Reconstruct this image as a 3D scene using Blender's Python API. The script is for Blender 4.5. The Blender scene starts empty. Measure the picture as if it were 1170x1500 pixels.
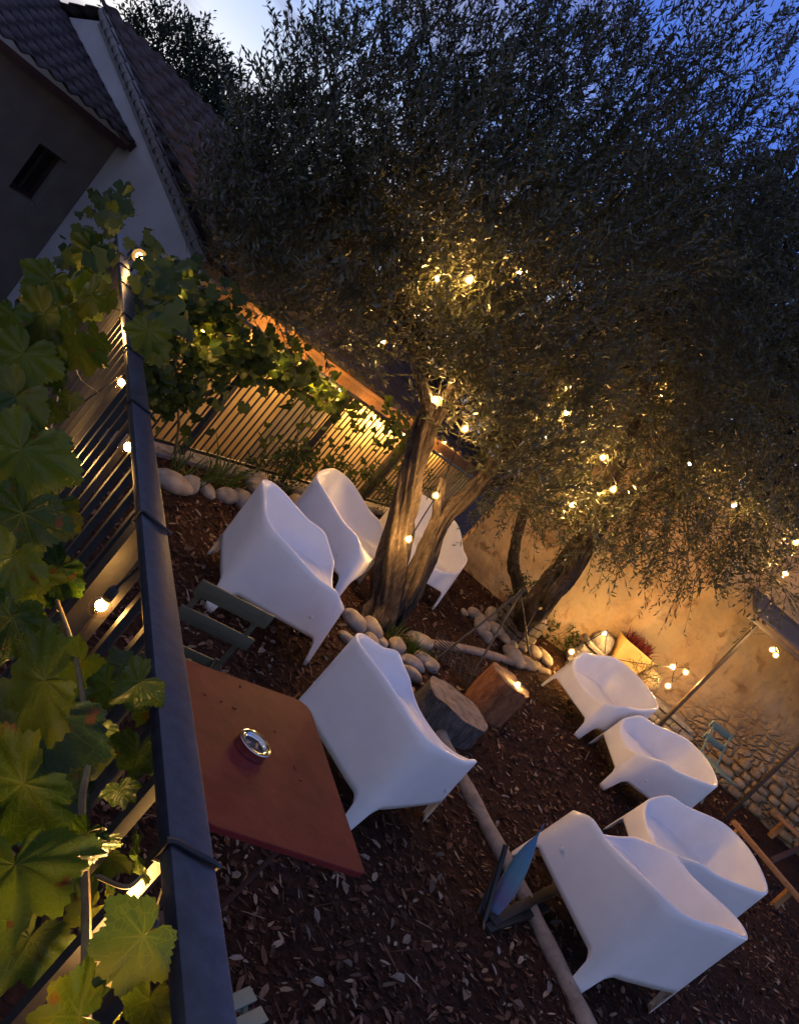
import bpy, bmesh, math, random
import numpy as np
from mathutils import Vector, Matrix, noise as mnoise
rnd = random.Random(7); R = np.random.default_rng(11)
sc = bpy.context.scene; COL = sc.collection
PI = math.pi; rad = math.radians
# ------------------------------------------------------------------ camera
FPX, ROLL, HZ = 1150.0, rad(41.0), 170.0
CZ = 2.572
pit = math.atan(HZ/FPX)
F = Vector((0, math.cos(pit), -math.sin(pit))); R0 = Vector((1, 0, 0)); U0 = Vector((0, math.sin(pit), math.cos(pit)))
CX = R0*math.cos(ROLL) + U0*math.sin(ROLL)
CY = -R0*math.sin(ROLL) + U0*math.cos(ROLL)
EYE = Vector((0, 0, CZ))
cam = bpy.data.cameras.new('camera'); co = bpy.data.objects.new('camera', cam); COL.objects.link(co)
co.matrix_world = Matrix(((CX.x, CY.x, -F.x, EYE.x), (CX.y, CY.y, -F.y, EYE.y), (CX.z, CY.z, -F.z, EYE.z), (0, 0, 0, 1)))
cam.sensor_fit = 'HORIZONTAL'; cam.sensor_width = 36; cam.lens = 36*FPX/1170
cam.clip_start = .02; cam.clip_end = 500
sc.camera = co

def ray(px, py): return CX*((px-585)/FPX) - CY*((py-750)/FPX) + F
def P(px, py, Z): return EYE + ray(px, py)*Z              # a point seen at a pixel, Z metres deep
GS = .103
def gz(x, y): return GS*min(max(y, -3.0), 11.0)
def G(px, py, h=0.0):                                     # a point h above the garden slope
    d = ray(px, py); t = (h - CZ)/(d.z - GS*d.y); return EYE + d*t
def L(px, py, z):                                         # a point at level z
    d = ray(px, py); return EYE + d*((z-CZ)/d.z)

# ------------------------------------------------------------------ helpers
def link(name, me, mat, parent=None, smooth=False):
    o = bpy.data.objects.new(name, me); COL.objects.link(o)
    if mat: me.materials.append(mat)
    if parent: o.parent = parent
    if smooth: me.polygons.foreach_set('use_smooth', [True]*len(me.polygons))
    return o
def npmesh(name, V, Fc, mat, parent=None, smooth=False, uv=None):
    V = np.asarray(V, np.float32); Fc = np.asarray(Fc, np.int32); n, k = Fc.shape
    me = bpy.data.meshes.new(name); me.vertices.add(len(V)); me.vertices.foreach_set('co', V.ravel())
    me.loops.add(n*k); me.loops.foreach_set('vertex_index', Fc.ravel())
    me.polygons.add(n); me.polygons.foreach_set('loop_start', np.arange(0, n*k, k, dtype=np.int32))
    me.polygons.foreach_set('loop_total', np.full(n, k, np.int32))
    if uv is not None:
        l = me.uv_layers.new(name='uv'); l.data.foreach_set('uv', np.asarray(uv, np.float32)[Fc.ravel()].ravel())
    me.update(calc_edges=True)
    return link(name, me, mat, parent, smooth)
class MB:
    def __init__(s): s.v = []; s.f = []
    def add(s, v, f):
        b = len(s.v); s.v += [tuple(p) for p in v]; s.f += [tuple(i+b for i in q) for q in f]; return s
    def box(s, c, size, ax=None, bev=0.0):
        c = Vector(c); ax = ax or (Vector((1,0,0)), Vector((0,1,0)), Vector((0,0,1)))
        bm = bmesh.new(); bmesh.ops.create_cube(bm, size=1)
        for v in bm.verts: v.co = Vector((v.co.x*size[0], v.co.y*size[1], v.co.z*size[2]))
        if bev > 0: bmesh.ops.bevel(bm, geom=bm.edges[:], offset=bev, segments=2, affect='EDGES', profile=.6)
        bm.verts.index_update()
        s.add([c + ax[0]*v.co.x + ax[1]*v.co.y + ax[2]*v.co.z for v in bm.verts], [[v.index for v in f.verts] for f in bm.faces]); bm.free(); return s
    def bar(s, a, b, w, h, up=(0,0,1), bev=0.0):           # a box from a to b
        a = Vector(a); b = Vector(b); d = (b-a); l = d.length; d.normalize(); up = Vector(up)
        sd = d.cross(up)
        if sd.length < 1e-4: sd = d.cross(Vector((1,0,0)))
        sd.normalize(); u = sd.cross(d).normalized()
        return s.box((a+b)/2, (l, w, h), (d, sd, u), bev)
    def tube(s, pts, rs, n=10, cap=True, ridge=None):
        pts = [Vector(p) for p in pts]; N = len(pts)
        if not hasattr(rs, '__len__'): rs = [rs]*N
        vs = []; t0 = None; nrm = None
        for i, p in enumerate(pts):
            t = (pts[min(i+1, N-1)] - pts[max(i-1, 0)])
            t = t.normalized() if t.length > 1e-9 else Vector((0,0,1))
            if nrm is None:
                nrm = t.cross(Vector((.31, .77, .55))).normalized()
            nrm = (nrm - t*nrm.dot(t)).normalized(); bn = t.cross(nrm)
            for k in range(n):
                a = 2*PI*k/n; r = rs[i]
                if ridge: r *= ridge(a, i/(N-1), p)
                vs.append(p + (nrm*math.cos(a) + bn*math.sin(a))*r)
        fs = [(i*n+k, i*n+(k+1) % n, (i+1)*n+(k+1) % n, (i+1)*n+k) for i in range(N-1) for k in range(n)]
        if cap: fs += [tuple(range(n-1, -1, -1)), tuple(range((N-1)*n, N*n))]
        return s.add(vs, fs)
    def lathe(s, prof, c, n=24, ax=None):
        c = Vector(c); ax = ax or (Vector((1,0,0)), Vector((0,1,0)), Vector((0,0,1)))
        vs = []; m = len(prof)
        for r, z in prof:
            for k in range(n):
                a = 2*PI*k/n; vs.append(c + ax[0]*(r*math.cos(a)) + ax[1]*(r*math.sin(a)) + ax[2]*z)
        fs = [(i*n+k, i*n+(k+1) % n, (i+1)*n+(k+1) % n, (i+1)*n+k) for i in range(m-1) for k in range(n)]
        if prof[0][0] > 1e-5: fs.append(tuple(range(n-1, -1, -1)))
        if prof[-1][0] > 1e-5: fs.append(tuple(range((m-1)*n, m*n)))
        return s.add(vs, fs)
    def build(s, name, mat, parent=None, smooth=False):
        me = bpy.data.meshes.new(name); me.from_pydata(s.v, [], s.f); me.update()
        return link(name, me, mat, parent, smooth)
def fixn(o):
    bm = bmesh.new(); bm.from_mesh(o.data); bmesh.ops.remove_doubles(bm, verts=bm.verts, dist=1e-6)
    bmesh.ops.recalc_face_normals(bm, faces=bm.faces); bm.to_mesh(o.data); bm.free(); return o
def autosmooth(o, deg=40):
    me = o.data; me.polygons.foreach_set('use_smooth', [True]*len(me.polygons))
    bm = bmesh.new(); bm.from_mesh(me)
    for e in bm.edges:
        if len(e.link_faces) == 2 and e.calc_face_angle(0) > rad(deg): e.smooth = False
    bm.to_mesh(me); bm.free(); return o
def thing(name, label, cat, loc=(0,0,0), group=None, rot=None):
    o = bpy.data.objects.new(name, None); COL.objects.link(o); o.location = loc; o.empty_display_size = .1
    if rot is not None: o.rotation_euler = rot
    return tag(o, label, cat, group)
def tag(o, label, cat, group=None):
    o['label'] = label; o['category'] = cat
    if group: o['group'] = group
    return o
def kind(o, k): o['kind'] = k; return o
def rebase(o, loc):                                       # move the origin of a mesh made in world coordinates
    o.data.transform(Matrix.Translation(-Vector(loc))); o.location = loc; return o
def under(o, root):                                       # world-coordinate mesh becomes a part of an Empty
    o.parent = root; o.matrix_parent_inverse = (Matrix.Translation(root.location) @ root.rotation_euler.to_matrix().to_4x4()).inverted(); return o
def copy_tree(o, parent=None):
    c = o.copy(); COL.objects.link(c)
    if parent: c.parent = parent
    for ch in o.children: copy_tree(ch, c)
    return c

# ------------------------------------------------------------------ materials
class N:
    def __init__(s, m): s.t = m.node_tree; s.n = s.t.nodes; s.l = s.t.links
    def __call__(s, typ, **kw):
        x = s.n.new('ShaderNode'+typ)
        for k, v in kw.items():
            if k.startswith('i_'): x.inputs[k[2:].replace('_', ' ')].default_value = v
            else: setattr(x, k, v)
        return x
    def link(s, a, b): s.l.new(a, b)
def newmat(name):
    m = bpy.data.materials.new(name); m.use_nodes = True; g = N(m); b = g.n['Principled BSDF']; return m, g, b
def ramp(g, src, stops):
    r = g('ValToRGB'); e = r.color_ramp.elements
    while len(e) < len(stops): e.new(.5)
    for q, (p, c) in zip(e, stops): q.position = p; q.color = (*c, 1) if len(c) == 3 else c
    g.link(src, r.inputs[0]); return r
def coord(g, scale=(1,1,1), what='Object', rot=(0,0,0)):
    t = g('TexCoord'); mp = g('Mapping'); mp.inputs['Scale'].default_value = scale; mp.inputs['Rotation'].default_value = rot
    g.link(t.outputs[what], mp.inputs[0]); return mp.outputs[0]
def surf(name, c1, c2, scale=4, rough=.6, bump=.0, bscale=None, detail=6, stretch=(1,1,1), spec=.5, metal=0, lo=.35, hi=.65, rot=(0,0,0), dist=.01):
    m, g, b = newmat(name); v = coord(g, stretch, rot=rot)
    n = g('TexNoise'); n.inputs['Scale'].default_value = scale; n.inputs['Detail'].default_value = detail; n.inputs['Roughness'].default_value = .62
    g.link(v, n.inputs[0]); r = ramp(g, n.outputs[0], [(lo, c1), (hi, c2)])
    g.link(r.outputs[0], b.inputs['Base Color']); b.inputs['Roughness'].default_value = rough
    b.inputs['Specular IOR Level'].default_value = spec; b.inputs['Metallic'].default_value = metal
    if bump:
        n2 = g('TexNoise'); n2.inputs['Scale'].default_value = bscale or scale*3; n2.inputs['Detail'].default_value = 8; g.link(v, n2.inputs[0])
        bp = g('Bump'); bp.inputs['Strength'].default_value = bump; bp.inputs['Distance'].default_value = dist
        g.link(n2.outputs[0], bp.inputs['Height']); g.link(bp.outputs[0], b.inputs['Normal'])
    return m
def leafmat(name, c1, c2, trans=.35, rough=.45, veins=False, scale=9, tcol=None, spec=.25):
    m, g, b = newmat(name); geo = g('NewGeometry'); v = coord(g)
    n = g('TexNoise'); n.inputs['Scale'].default_value = scale; n.inputs['Detail'].default_value = 3; g.link(v, n.inputs[0])
    mx = g('Math', operation='ADD'); g.link(geo.outputs['Random Per Island'], mx.inputs[0]); g.link(n.outputs[0], mx.inputs[1])
    r = ramp(g, mx.outputs[0], [(.35, c1), (1.0, c2)]); r.color_ramp.elements[1].position = 1.0
    mul = g('Math', operation='MULTIPLY'); mul.inputs[1].default_value = .62; g.link(mx.outputs[0], mul.inputs[0]); g.link(mul.outputs[0], r.inputs[0])
    col = r.outputs[0]
    if veins:
        uvn = g('UVMap'); sx = g('SeparateXYZ'); g.link(uvn.outputs[0], sx.inputs[0])
        vr = ramp(g, sx.outputs[0], [(0.0, (.8,.8,.8)), (.03, (0,0,0))])
        w = g('TexVoronoi', feature='DISTANCE_TO_EDGE'); w.inputs['Scale'].default_value = 90; g.link(v, w.inputs[0])
        wr = ramp(g, w.outputs[0], [(0, (.35,.35,.35)), (.06, (0,0,0))])
        ad = g('Math', operation='MAXIMUM'); g.link(vr.outputs[0], ad.inputs[0]); g.link(wr.outputs[0], ad.inputs[1])
        mc = g('MixRGB'); mc.inputs['Color2'].default_value = (.075, .10, .025, 1); g.link(ad.outputs[0], mc.inputs[0]); g.link(col, mc.inputs[1]); col = mc.outputs[0]
        n3 = g('TexNoise'); n3.inputs['Scale'].default_value = 60; g.link(v, n3.inputs[0])
        bp = g('Bump'); bp.inputs['Strength'].default_value = .5; bp.inputs['Distance'].default_value = .004
        av = g('Math', operation='SUBTRACT'); g.link(n3.outputs[0], av.inputs[0]); g.link(ad.outputs[0], av.inputs[1])
        g.link(av.outputs[0], bp.inputs['Height']); g.link(bp.outputs[0], b.inputs['Normal'])
    if veins:
        ns = g('TexNoise'); ns.inputs['Scale'].default_value = 38; ns.inputs['Detail'].default_value = 2; g.link(v, ns.inputs[0]); sr = ramp(g, ns.outputs[0], [(.66, (0,0,0)), (.72, (1,1,1))])
        nb_ = g('TexNoise'); nb_.inputs['Scale'].default_value = 7; g.link(v, nb_.inputs[0]); br = ramp(g, nb_.outputs[0], [(.5, (0,0,0)), (.7, (.7,.7,.7))])
        yl_ = g('MixRGB'); yl_.inputs['Color2'].default_value = (.12, .125, .018, 1); g.link(br.outputs[0], yl_.inputs[0]); g.link(col, yl_.inputs[1])
        sp_ = g('MixRGB'); sp_.inputs['Color2'].default_value = (.07, .035, .012, 1); g.link(sr.outputs[0], sp_.inputs[0]); g.link(yl_.outputs[0], sp_.inputs[1]); col = sp_.outputs[0]
    g.link(col, b.inputs['Base Color']); b.inputs['Roughness'].default_value = rough
    tr = g('BsdfTranslucent'); ts = g('MixRGB', blend_type='MULTIPLY'); ts.inputs[0].default_value = 1
    ts.inputs['Color2'].default_value = (*(tcol or (1.6, 1.5, .5)), 1); g.link(col, ts.inputs['Color1']); g.link(ts.outputs[0], tr.inputs[0])
    b.inputs['Specular IOR Level'].default_value = spec
    ms = g('MixShader'); ms.inputs[0].default_value = trans; g.link(b.outputs[0], ms.inputs[1]); g.link(tr.outputs[0], ms.inputs[2])
    g.link(ms.outputs[0], g.n['Material Output'].inputs[0]); return m
def glow(name, col, strength):
    m, g, b = newmat(name); e = g('Emission'); e.inputs[0].default_value = (*col, 1); e.inputs[1].default_value = strength
    g.link(e.outputs[0], g.n['Material Output'].inputs[0]); return m
def halomat():  # painted bloom: see-through shell with faint orange emission of its own
    m, g, b = newmat('halo_shell'); t = g('BsdfTransparent'); e = g('Emission'); e.inputs[0].default_value = (1, .5, .13, 1); e.inputs[1].default_value = 1.6; ms = g('MixShader'); ms.inputs[0].default_value = .26
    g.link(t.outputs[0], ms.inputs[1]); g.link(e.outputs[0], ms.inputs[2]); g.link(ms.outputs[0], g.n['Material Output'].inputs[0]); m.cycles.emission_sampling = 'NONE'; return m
def glassmat():
    m, g, b = newmat('bulb_glass'); t = g('BsdfTransparent'); gl = g('BsdfGlossy'); gl.inputs['Roughness'].default_value = .05
    t.inputs[0].default_value = (1, .93, .8, 1)
    lw = g('LayerWeight'); lw.inputs[0].default_value = .35; lh = g('Math', operation='POWER'); lh.inputs[1].default_value = 2.2; g.link(lw.outputs['Facing'], lh.inputs[0]); ms = g('MixShader'); g.link(lh.outputs[0], ms.inputs[0])
    g.link(t.outputs[0], ms.inputs[1]); g.link(gl.outputs[0], ms.inputs[2]); g.link(ms.outputs[0], g.n['Material Output'].inputs[0]); return m
WARM = (1.0, .53, .15)
M = {}
M['mulch'] = surf('mulch', (.009, .005, .004), (.070, .029, .017), scale=26, rough=.95, bump=1.0, bscale=60, stretch=(1, 1.6, 1), spec=.15, lo=.3, hi=.72, dist=.03)
M['chip'] = None
def chipmat(name, stops):
    m, g, b = newmat(name); geo = g('NewGeometry'); r = ramp(g, geo.outputs['Random Per Island'], stops)
    v = coord(g); n = g('TexNoise'); n.inputs['Scale'].default_value = 70; g.link(v, n.inputs[0])
    mm = g('MixRGB', blend_type='MULTIPLY'); mm.inputs[0].default_value = .8; g.link(r.outputs[0], mm.inputs[1]); g.link(n.outputs[0], mm.inputs[2])
    g.link(mm.outputs[0], b.inputs['Base Color']); b.inputs['Roughness'].default_value = .85; b.inputs['Specular IOR Level'].default_value = .2; return m
M['chip'] = chipmat('bark_chips', [(0, (.02, .010, .008)), (.3, (.07, .032, .021)), (.7, (.145, .066, .040)), (.9, (.28, .155, .095)), (1, (.52, .40, .28))])
M['dead'] = chipmat('dry_leaves', [(0, (.13, .10, .075)), (.5, (.24, .19, .14)), (1, (.42, .36, .29))])
M['plastic'] = surf('white_plastic', (.735, .725, .71), (.80, .795, .79), scale=4, rough=.36, bump=.05, bscale=160, spec=.45, dist=.002)
M['plug'] = surf('plug_plastic', (.62, .62, .63), (.7, .7, .7), scale=10, rough=.3)
M['iron'] = surf('dark_painted_iron', (.012, .015, .024), (.034, .038, .052), scale=34, rough=.36, bump=.14, bscale=70, spec=.6, dist=.003)
M['picket'] = surf('picket_paint', (.014, .013, .013), (.03, .028, .027), scale=14, rough=.5, bump=.1)
M['cable'] = surf('black_rubber', (.006, .006, .007), (.014, .014, .015), scale=10, rough=.55)
M['glass'] = glassmat(); M['halo'] = halomat()
M['table'] = surf('oxide_red_paint', (.080, .0115, .0135), (.128, .020, .021), scale=7, rough=.55, bump=.08, bscale=40, spec=.1)
M['steel'] = surf('chrome', (.6, .58, .55), (.75, .73, .7), scale=8, rough=.1, metal=1)
M['ash'] = surf('ash', (.03, .03, .03), (.16, .15, .14), scale=120, rough=.9)
M['olivewood'] = surf('olive_green_paint', (.055, .052, .030), (.075, .07, .042), scale=9, rough=.5, stretch=(1, 6, 6), bump=.1)
M['tealwood'] = surf('sage_green_paint', (.09, .145, .125), (.12, .18, .155), scale=9, rough=.5, bump=.1)
M['bark'] = None
def barkmat(name, c1, c2, c3):
    m, g, b = newmat(name); v = coord(g, (1, 1, .34))
    n = g('TexNoise'); n.inputs['Scale'].default_value = 26; n.inputs['Detail'].default_value = 10; n.inputs['Roughness'].default_value = .7; n.inputs['Distortion'].default_value = .6
    g.link(v, n.inputs[0]); r = ramp(g, n.outputs[0], [(.3, c1), (.52, c2), (.72, c3)]); g.link(r.outputs[0], b.inputs['Base Color'])
    b.inputs['Roughness'].default_value = .9; b.inputs['Specular IOR Level'].default_value = .2
    bp = g('Bump'); bp.inputs['Strength'].default_value = 1; bp.inputs['Distance'].default_value = .035; g.link(n.outputs[0], bp.inputs['Height']); g.link(bp.outputs[0], b.inputs['Normal']); return m
M['bark'] = barkmat('olive_bark', (.014, .010, .008), (.055, .042, .032), (.13, .10, .075))
M['twig'] = surf('twig_bark', (.03, .025, .018), (.07, .055, .04), scale=20, rough=.9)
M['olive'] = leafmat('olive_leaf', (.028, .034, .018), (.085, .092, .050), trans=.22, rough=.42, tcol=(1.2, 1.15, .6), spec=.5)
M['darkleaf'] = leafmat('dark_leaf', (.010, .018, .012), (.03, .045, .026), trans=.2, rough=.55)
M['vine'] = leafmat('grape_leaf', (.012, .034, .007), (.062, .100, .014), trans=.36, rough=.34, veins=True)
M['vinefar'] = leafmat('grape_leaf_small', (.022, .042, .010), (.075, .10, .02), trans=.4, rough=.5)
M['shrub'] = leafmat('shrub_leaf', (.02, .042, .014), (.05, .09, .025), trans=.3)
M['grass'] = leafmat('grass_blade', (.03, .06, .015), (.07, .12, .03), trans=.35)
M['redplant'] = leafmat('red_bronze_leaf', (.09, .014, .014), (.17, .035, .03), trans=.3, tcol=(1.2, .7, .6))
M['vinestem'] = surf('vine_stem', (.12, .075, .03), (.22, .16, .06), scale=30, rough=.7)
M['stone'] = surf('river_stone', (.20, .165, .125), (.38, .33, .26), scale=7, rough=.85, bump=.35, bscale=30, spec=.25)
M['rubble'] = surf('rubble_stone', (.17, .115, .065), (.34, .25, .155), scale=6, rough=.92, bump=.5, bscale=26, spec=.15)
M['greystone'] = surf('grey_ledge_stone', (.15, .14, .13), (.30, .28, .26), scale=9, rough=.9, bump=.6, bscale=22, spec=.2, dist=.03)
M['stump'] = barkmat('peeled_stump', (.12, .045, .018), (.25, .105, .045), (.36, .19, .09))
M['greybark'] = barkmat('weathered_wood', (.035, .032, .03), (.10, .09, .08), (.2, .18, .16))
M['pole'] = surf('pale_round_wood', (.17, .13, .10), (.30, .24, .19), scale=12, rough=.8, stretch=(1, 1, 1), bump=.3)
M['plank'] = surf('honey_plank', (.26, .12, .035), (.40, .20, .07), scale=8, rough=.6, stretch=(1, 8, 8), bump=.15)
M['fascia'] = surf('stained_fascia_wood', (.22, .10, .03), (.36, .17, .05), scale=5, rough=.7, stretch=(1, 5, 5), bump=.3)
M['post'] = surf('brown_metal_post', (.028, .020, .014), (.05, .036, .025), scale=14, rough=.5, bump=.1)
M['canopy'] = surf('grey_canvas', (.04, .036, .034), (.06, .055, .052), scale=6, rough=.5, bump=.2)
M['housewall'] = surf('dark_render', (.13, .105, .09), (.17, .14, .12), scale=3, rough=.95, bump=.3, bscale=40)
M['gablewall'] = surf('grey_render', (.36, .34, .33), (.44, .42, .41), scale=1.5, rough=.95, bump=.3, bscale=30)
M['verge'] = surf('mortar', (.13, .12, .115), (.2, .19, .18), scale=12, rough=.9, bump=.4)
M['tile'] = surf('clay_tile', (.014, .012, .015), (.055, .043, .047), scale=6, rough=.85, bump=.3)
M['darkwood'] = surf('dark_red_wood', (.035, .014, .012), (.055, .022, .018), scale=7, rough=.7)
M['black'] = surf('dark_interior', (.004, .004, .004), (.008, .008, .008), scale=4, rough=.9)
M['shedwall'] = surf('ochre_plaster', (.42, .30, .13), (.55, .41, .2), scale=2, rough=.9, bump=.3, bscale=18)
M['shedpanel'] = surf('grey_door_paint', (.22, .19, .13), (.28, .24, .17), scale=5, rough=.8, bump=.2)
M['pot_y'] = surf('ochre_glazed_pot', (.42, .27, .10), (.52, .35, .14), scale=5, rough=.45, bump=.1)
M['pot_b'] = surf('terracotta_dark', (.13, .045, .025), (.2, .075, .04), scale=8, rough=.6)
M['pot_s'] = surf('sand_ceramic', (.35, .27, .16), (.46, .36, .23), scale=8, rough=.5)
M['teal'] = None
def tealmat():
    m, g, b = newmat('iridescent_fabric'); lw = g('TexCoord'); sp = g('SeparateXYZ'); g.link(lw.outputs['Object'], sp.inputs[0])
    mm = g('Math', operation='MULTIPLY'); mm.inputs[1].default_value = 1.5; g.link(sp.outputs[2], mm.inputs[0])
    r = ramp(g, mm.outputs[0], [(0, (.03, .16, .26)), (.2, (.10, .075, .17)), (.45, (.035, .14, .19)), (.8, (.02, .12, .25)), (1, (.012, .06, .26))])
    g.link(r.outputs[0], b.inputs['Base Color']); b.inputs['Roughness'].default_value = .4; b.inputs['Sheen Weight'].default_value = .3; return m
M['teal'] = tealmat()
def wallmat():
    m, g, b = newmat('old_plaster_wall'); v = coord(g)
    n = g('TexNoise'); n.inputs['Scale'].default_value = 1.3; n.inputs['Detail'].default_value = 9; n.inputs['Roughness'].default_value = .65; g.link(v, n.inputs[0])
    r = ramp(g, n.outputs[0], [(.3, (.20, .135, .075)), (.5, (.33, .235, .13)), (.66, (.40, .30, .19))])
    n4 = g('TexNoise'); n4.inputs['Scale'].default_value = 5; n4.inputs['Detail'].default_value = 5; n4.inputs['Distortion'].default_value = .8; g.link(v, n4.inputs[0])
    r4 = ramp(g, n4.outputs[0], [(.56, (0,0,0)), (.66, (1,1,1))])
    mx = g('MixRGB'); g.link(r4.outputs[0], mx.inputs[0]); g.link(r.outputs[0], mx.inputs[1]); mx.inputs['Color2'].default_value = (.20, .13, .07, 1)
    n7 = g('TexNoise'); n7.inputs['Scale'].default_value = .75; n7.inputs['Detail'].default_value = 7; n7.inputs['Roughness'].default_value = .7; v7 = coord(g, (1.6, 1, .7)); g.link(v7, n7.inputs[0]); r7 = ramp(g, n7.outputs[0], [(.5, (0,0,0)), (.58, (.8,.8,.8))])
    mx7 = g('MixRGB'); mx7.inputs['Color2'].default_value = (.29, .235, .15, 1); g.link(r7.outputs[0], mx7.inputs[0]); g.link(mx.outputs[0], mx7.inputs[1]); mx = mx7
    # rough rubble shows where the plaster has gone, low and to one side
    vo = g('TexVoronoi', feature='DISTANCE_TO_EDGE'); vo.inputs['Scale'].default_value = 6.5; vo.inputs['Randomness'].default_value = .9
    mp = coord(g, (1, 1, 1.9)); wob = g('TexNoise'); wob.inputs['Scale'].default_value = 3; g.link(mp, wob.inputs[0])
    ad = g('MixRGB', blend_type='ADD'); ad.inputs[0].default_value = .22; g.link(mp, ad.inputs[1]); g.link(wob.outputs[1], ad.inputs[2]); g.link(ad.outputs[0], vo.inputs[0])
    vr = ramp(g, vo.outputs[0], [(.0, (0,0,0)), (.22, (1,1,1))])
    sp = g('SeparateXYZ'); g.link(v, sp.inputs[0])
    n5 = g('TexNoise'); n5.inputs['Scale'].default_value = 1.1; g.link(v, n5.inputs[0])
    ma = g('Math', operation='MULTIPLY_ADD'); ma.inputs[1].default_value = .45; g.link(sp.outputs[0], ma.inputs[0]); g.link(n5.outputs[0], ma.inputs[2])
    mb = g('Math', operation='MULTIPLY_ADD'); mb.inputs[1].default_value = -.9; g.link(sp.outputs[2], mb.inputs[0]); g.link(ma.outputs[0], mb.inputs[2])
    mq = g('Math', operation='SUBTRACT'); mq.inputs[1].default_value = 1.25; g.link(mb.outputs[0], mq.inputs[0]); mb = mq
    msk = ramp(g, mb.outputs[0], [(.93, (0,0,0)), (1.0, (1,1,1))]); msk.color_ramp.elements[0].position = .15; msk.color_ramp.elements[1].position = .75
    inv = g('Math', operation='SUBTRACT'); inv.inputs[0].default_value = 1; g.link(vr.outputs[0], inv.inputs[1])
    mk = g('Math', operation='MULTIPLY'); g.link(inv.outputs[0], mk.inputs[0]); g.link(msk.outputs[0], mk.inputs[1])
    m2 = g('MixRGB'); g.link(mk.outputs[0], m2.inputs[0]); g.link(mx.outputs[0], m2.inputs[1]); m2.inputs['Color2'].default_value = (.25, .17, .095, 1)
    g.link(m2.outputs[0], b.inputs['Base Color']); b.inputs['Roughness'].default_value = .95; b.inputs['Specular IOR Level'].default_value = .15
    h1 = g('Math', operation='MULTIPLY_ADD'); h1.inputs[1].default_value = -1.5; g.link(mk.outputs[0], h1.inputs[0])
    n6 = g('TexNoise'); n6.inputs['Scale'].default_value = 9; n6.inputs['Detail'].default_value = 9; g.link(v, n6.inputs[0]); g.link(n6.outputs[0], h1.inputs[2])
    bp = g('Bump'); bp.inputs['Strength'].default_value = .8; bp.inputs['Distance'].default_value = .05; g.link(h1.outputs[0], bp.inputs['Height']); g.link(bp.outputs[0], b.inputs['Normal']); return m
M['wall'] = wallmat()

# ------------------------------------------------------------------ sky and light
w = bpy.data.worlds.new('World'); sc.world = w; w.use_nodes = True; g = N(w); bg = g.n['Background']
SUN_EL, SUN_AZ = rad(1.5), rad(-48)
sky = g('TexSky', sky_type='NISHITA'); sky.sun_disc = False; sky.sun_elevation = SUN_EL; sky.sun_rotation = SUN_AZ; sky.ozone_density = 3.5
tc = g('TexCoord'); sp = g('SeparateXYZ'); g.link(tc.outputs['Generated'], sp.inputs[0])
gr = ramp(g, sp.outputs[2], [(0, (.30, .31, .36)), (.09, (1.15, 1.15, 1.18)), (.16, (.72, .82, 1.05)), (.26, (.28, .45, .98)), (.42, (.10, .22, .82)), (.55, (.09, .20, .76)), (.72, (.24, .26, .44)), (.9, (.25, .26, .43))])
# dark cloud streaks, stretched along the sky
mp = g('Mapping'); mp.inputs['Scale'].default_value = (2.2, 2.2, 9); mp.inputs['Rotation'].default_value = (.35, .5, .2); g.link(tc.outputs['Generated'], mp.inputs[0])
cn = g('TexNoise'); cn.inputs['Scale'].default_value = 1.9; cn.inputs['Detail'].default_value = 6; cn.inputs['Distortion'].default_value = .7; g.link(mp.outputs[0], cn.inputs[0])
cr = ramp(g, cn.outputs[0], [(.40, (0,0,0)), (.58, (1,1,1))])
cm = g('MixRGB'); cm.inputs['Color2'].default_value = (.30, .30, .44, 1)
cw = ramp(g, sp.outputs[0], [(0, (1,1,1)), (1, (0,0,0))]); cw.color_ramp.elements[1].position = .02; cwm = g('Math', operation='MULTIPLY_ADD'); cwm.inputs[1].default_value = 1; cwm.inputs[2].default_value = .45; g.link(sp.outputs[0], cwm.inputs[0]); g.link(cwm.outputs[0], cw.inputs[0]); cw.color_ramp.elements[0].position = .1; cw.color_ramp.elements[1].position = .42
cf0 = g('Math', operation='MULTIPLY'); g.link(cr.outputs[0], cf0.inputs[0]); g.link(cw.outputs[0], cf0.inputs[1])
cf = g('Math', operation='MULTIPLY'); cf.inputs[1].default_value = .75; g.link(cf0.outputs[0], cf.inputs[0]); g.link(cf.outputs[0], cm.inputs[0]); g.link(gr.outputs[0], cm.inputs[1])
sm = g('MixRGB', blend_type='ADD'); sm.inputs[0].default_value = .02; g.link(cm.outputs[0], sm.inputs[1]); g.link(sky.outputs[0], sm.inputs[2])
g.link(sm.outputs[0], bg.inputs[0]); bg.inputs[1].default_value = 1.0
sl = bpy.data.lights.new('sun', 'SUN'); sl.energy = .06; sl.angle = rad(20); sl.color = (1, .86, .75)
so = bpy.data.objects.new('sun', sl); COL.objects.link(so)
so.rotation_euler = Vector((math.sin(-SUN_AZ)*-1, math.cos(SUN_AZ), math.tan(rad(6)))).to_track_quat('Z', 'Y').to_euler()
sc.view_settings.view_transform = 'Standard'; sc.view_settings.look = 'None'; sc.view_settings.exposure = 0; sc.view_settings.gamma = 1
try:
    sc.cycles.use_denoising = True; sc.cycles.denoiser = 'OPENIMAGEDENOISE'; sc.cycles.max_bounces = 6; sc.cycles.transparent_max_bounces = 12
    sc.cycles.sample_clamp_indirect = 3; sc.cycles.use_light_tree = True
except Exception: pass

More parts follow.
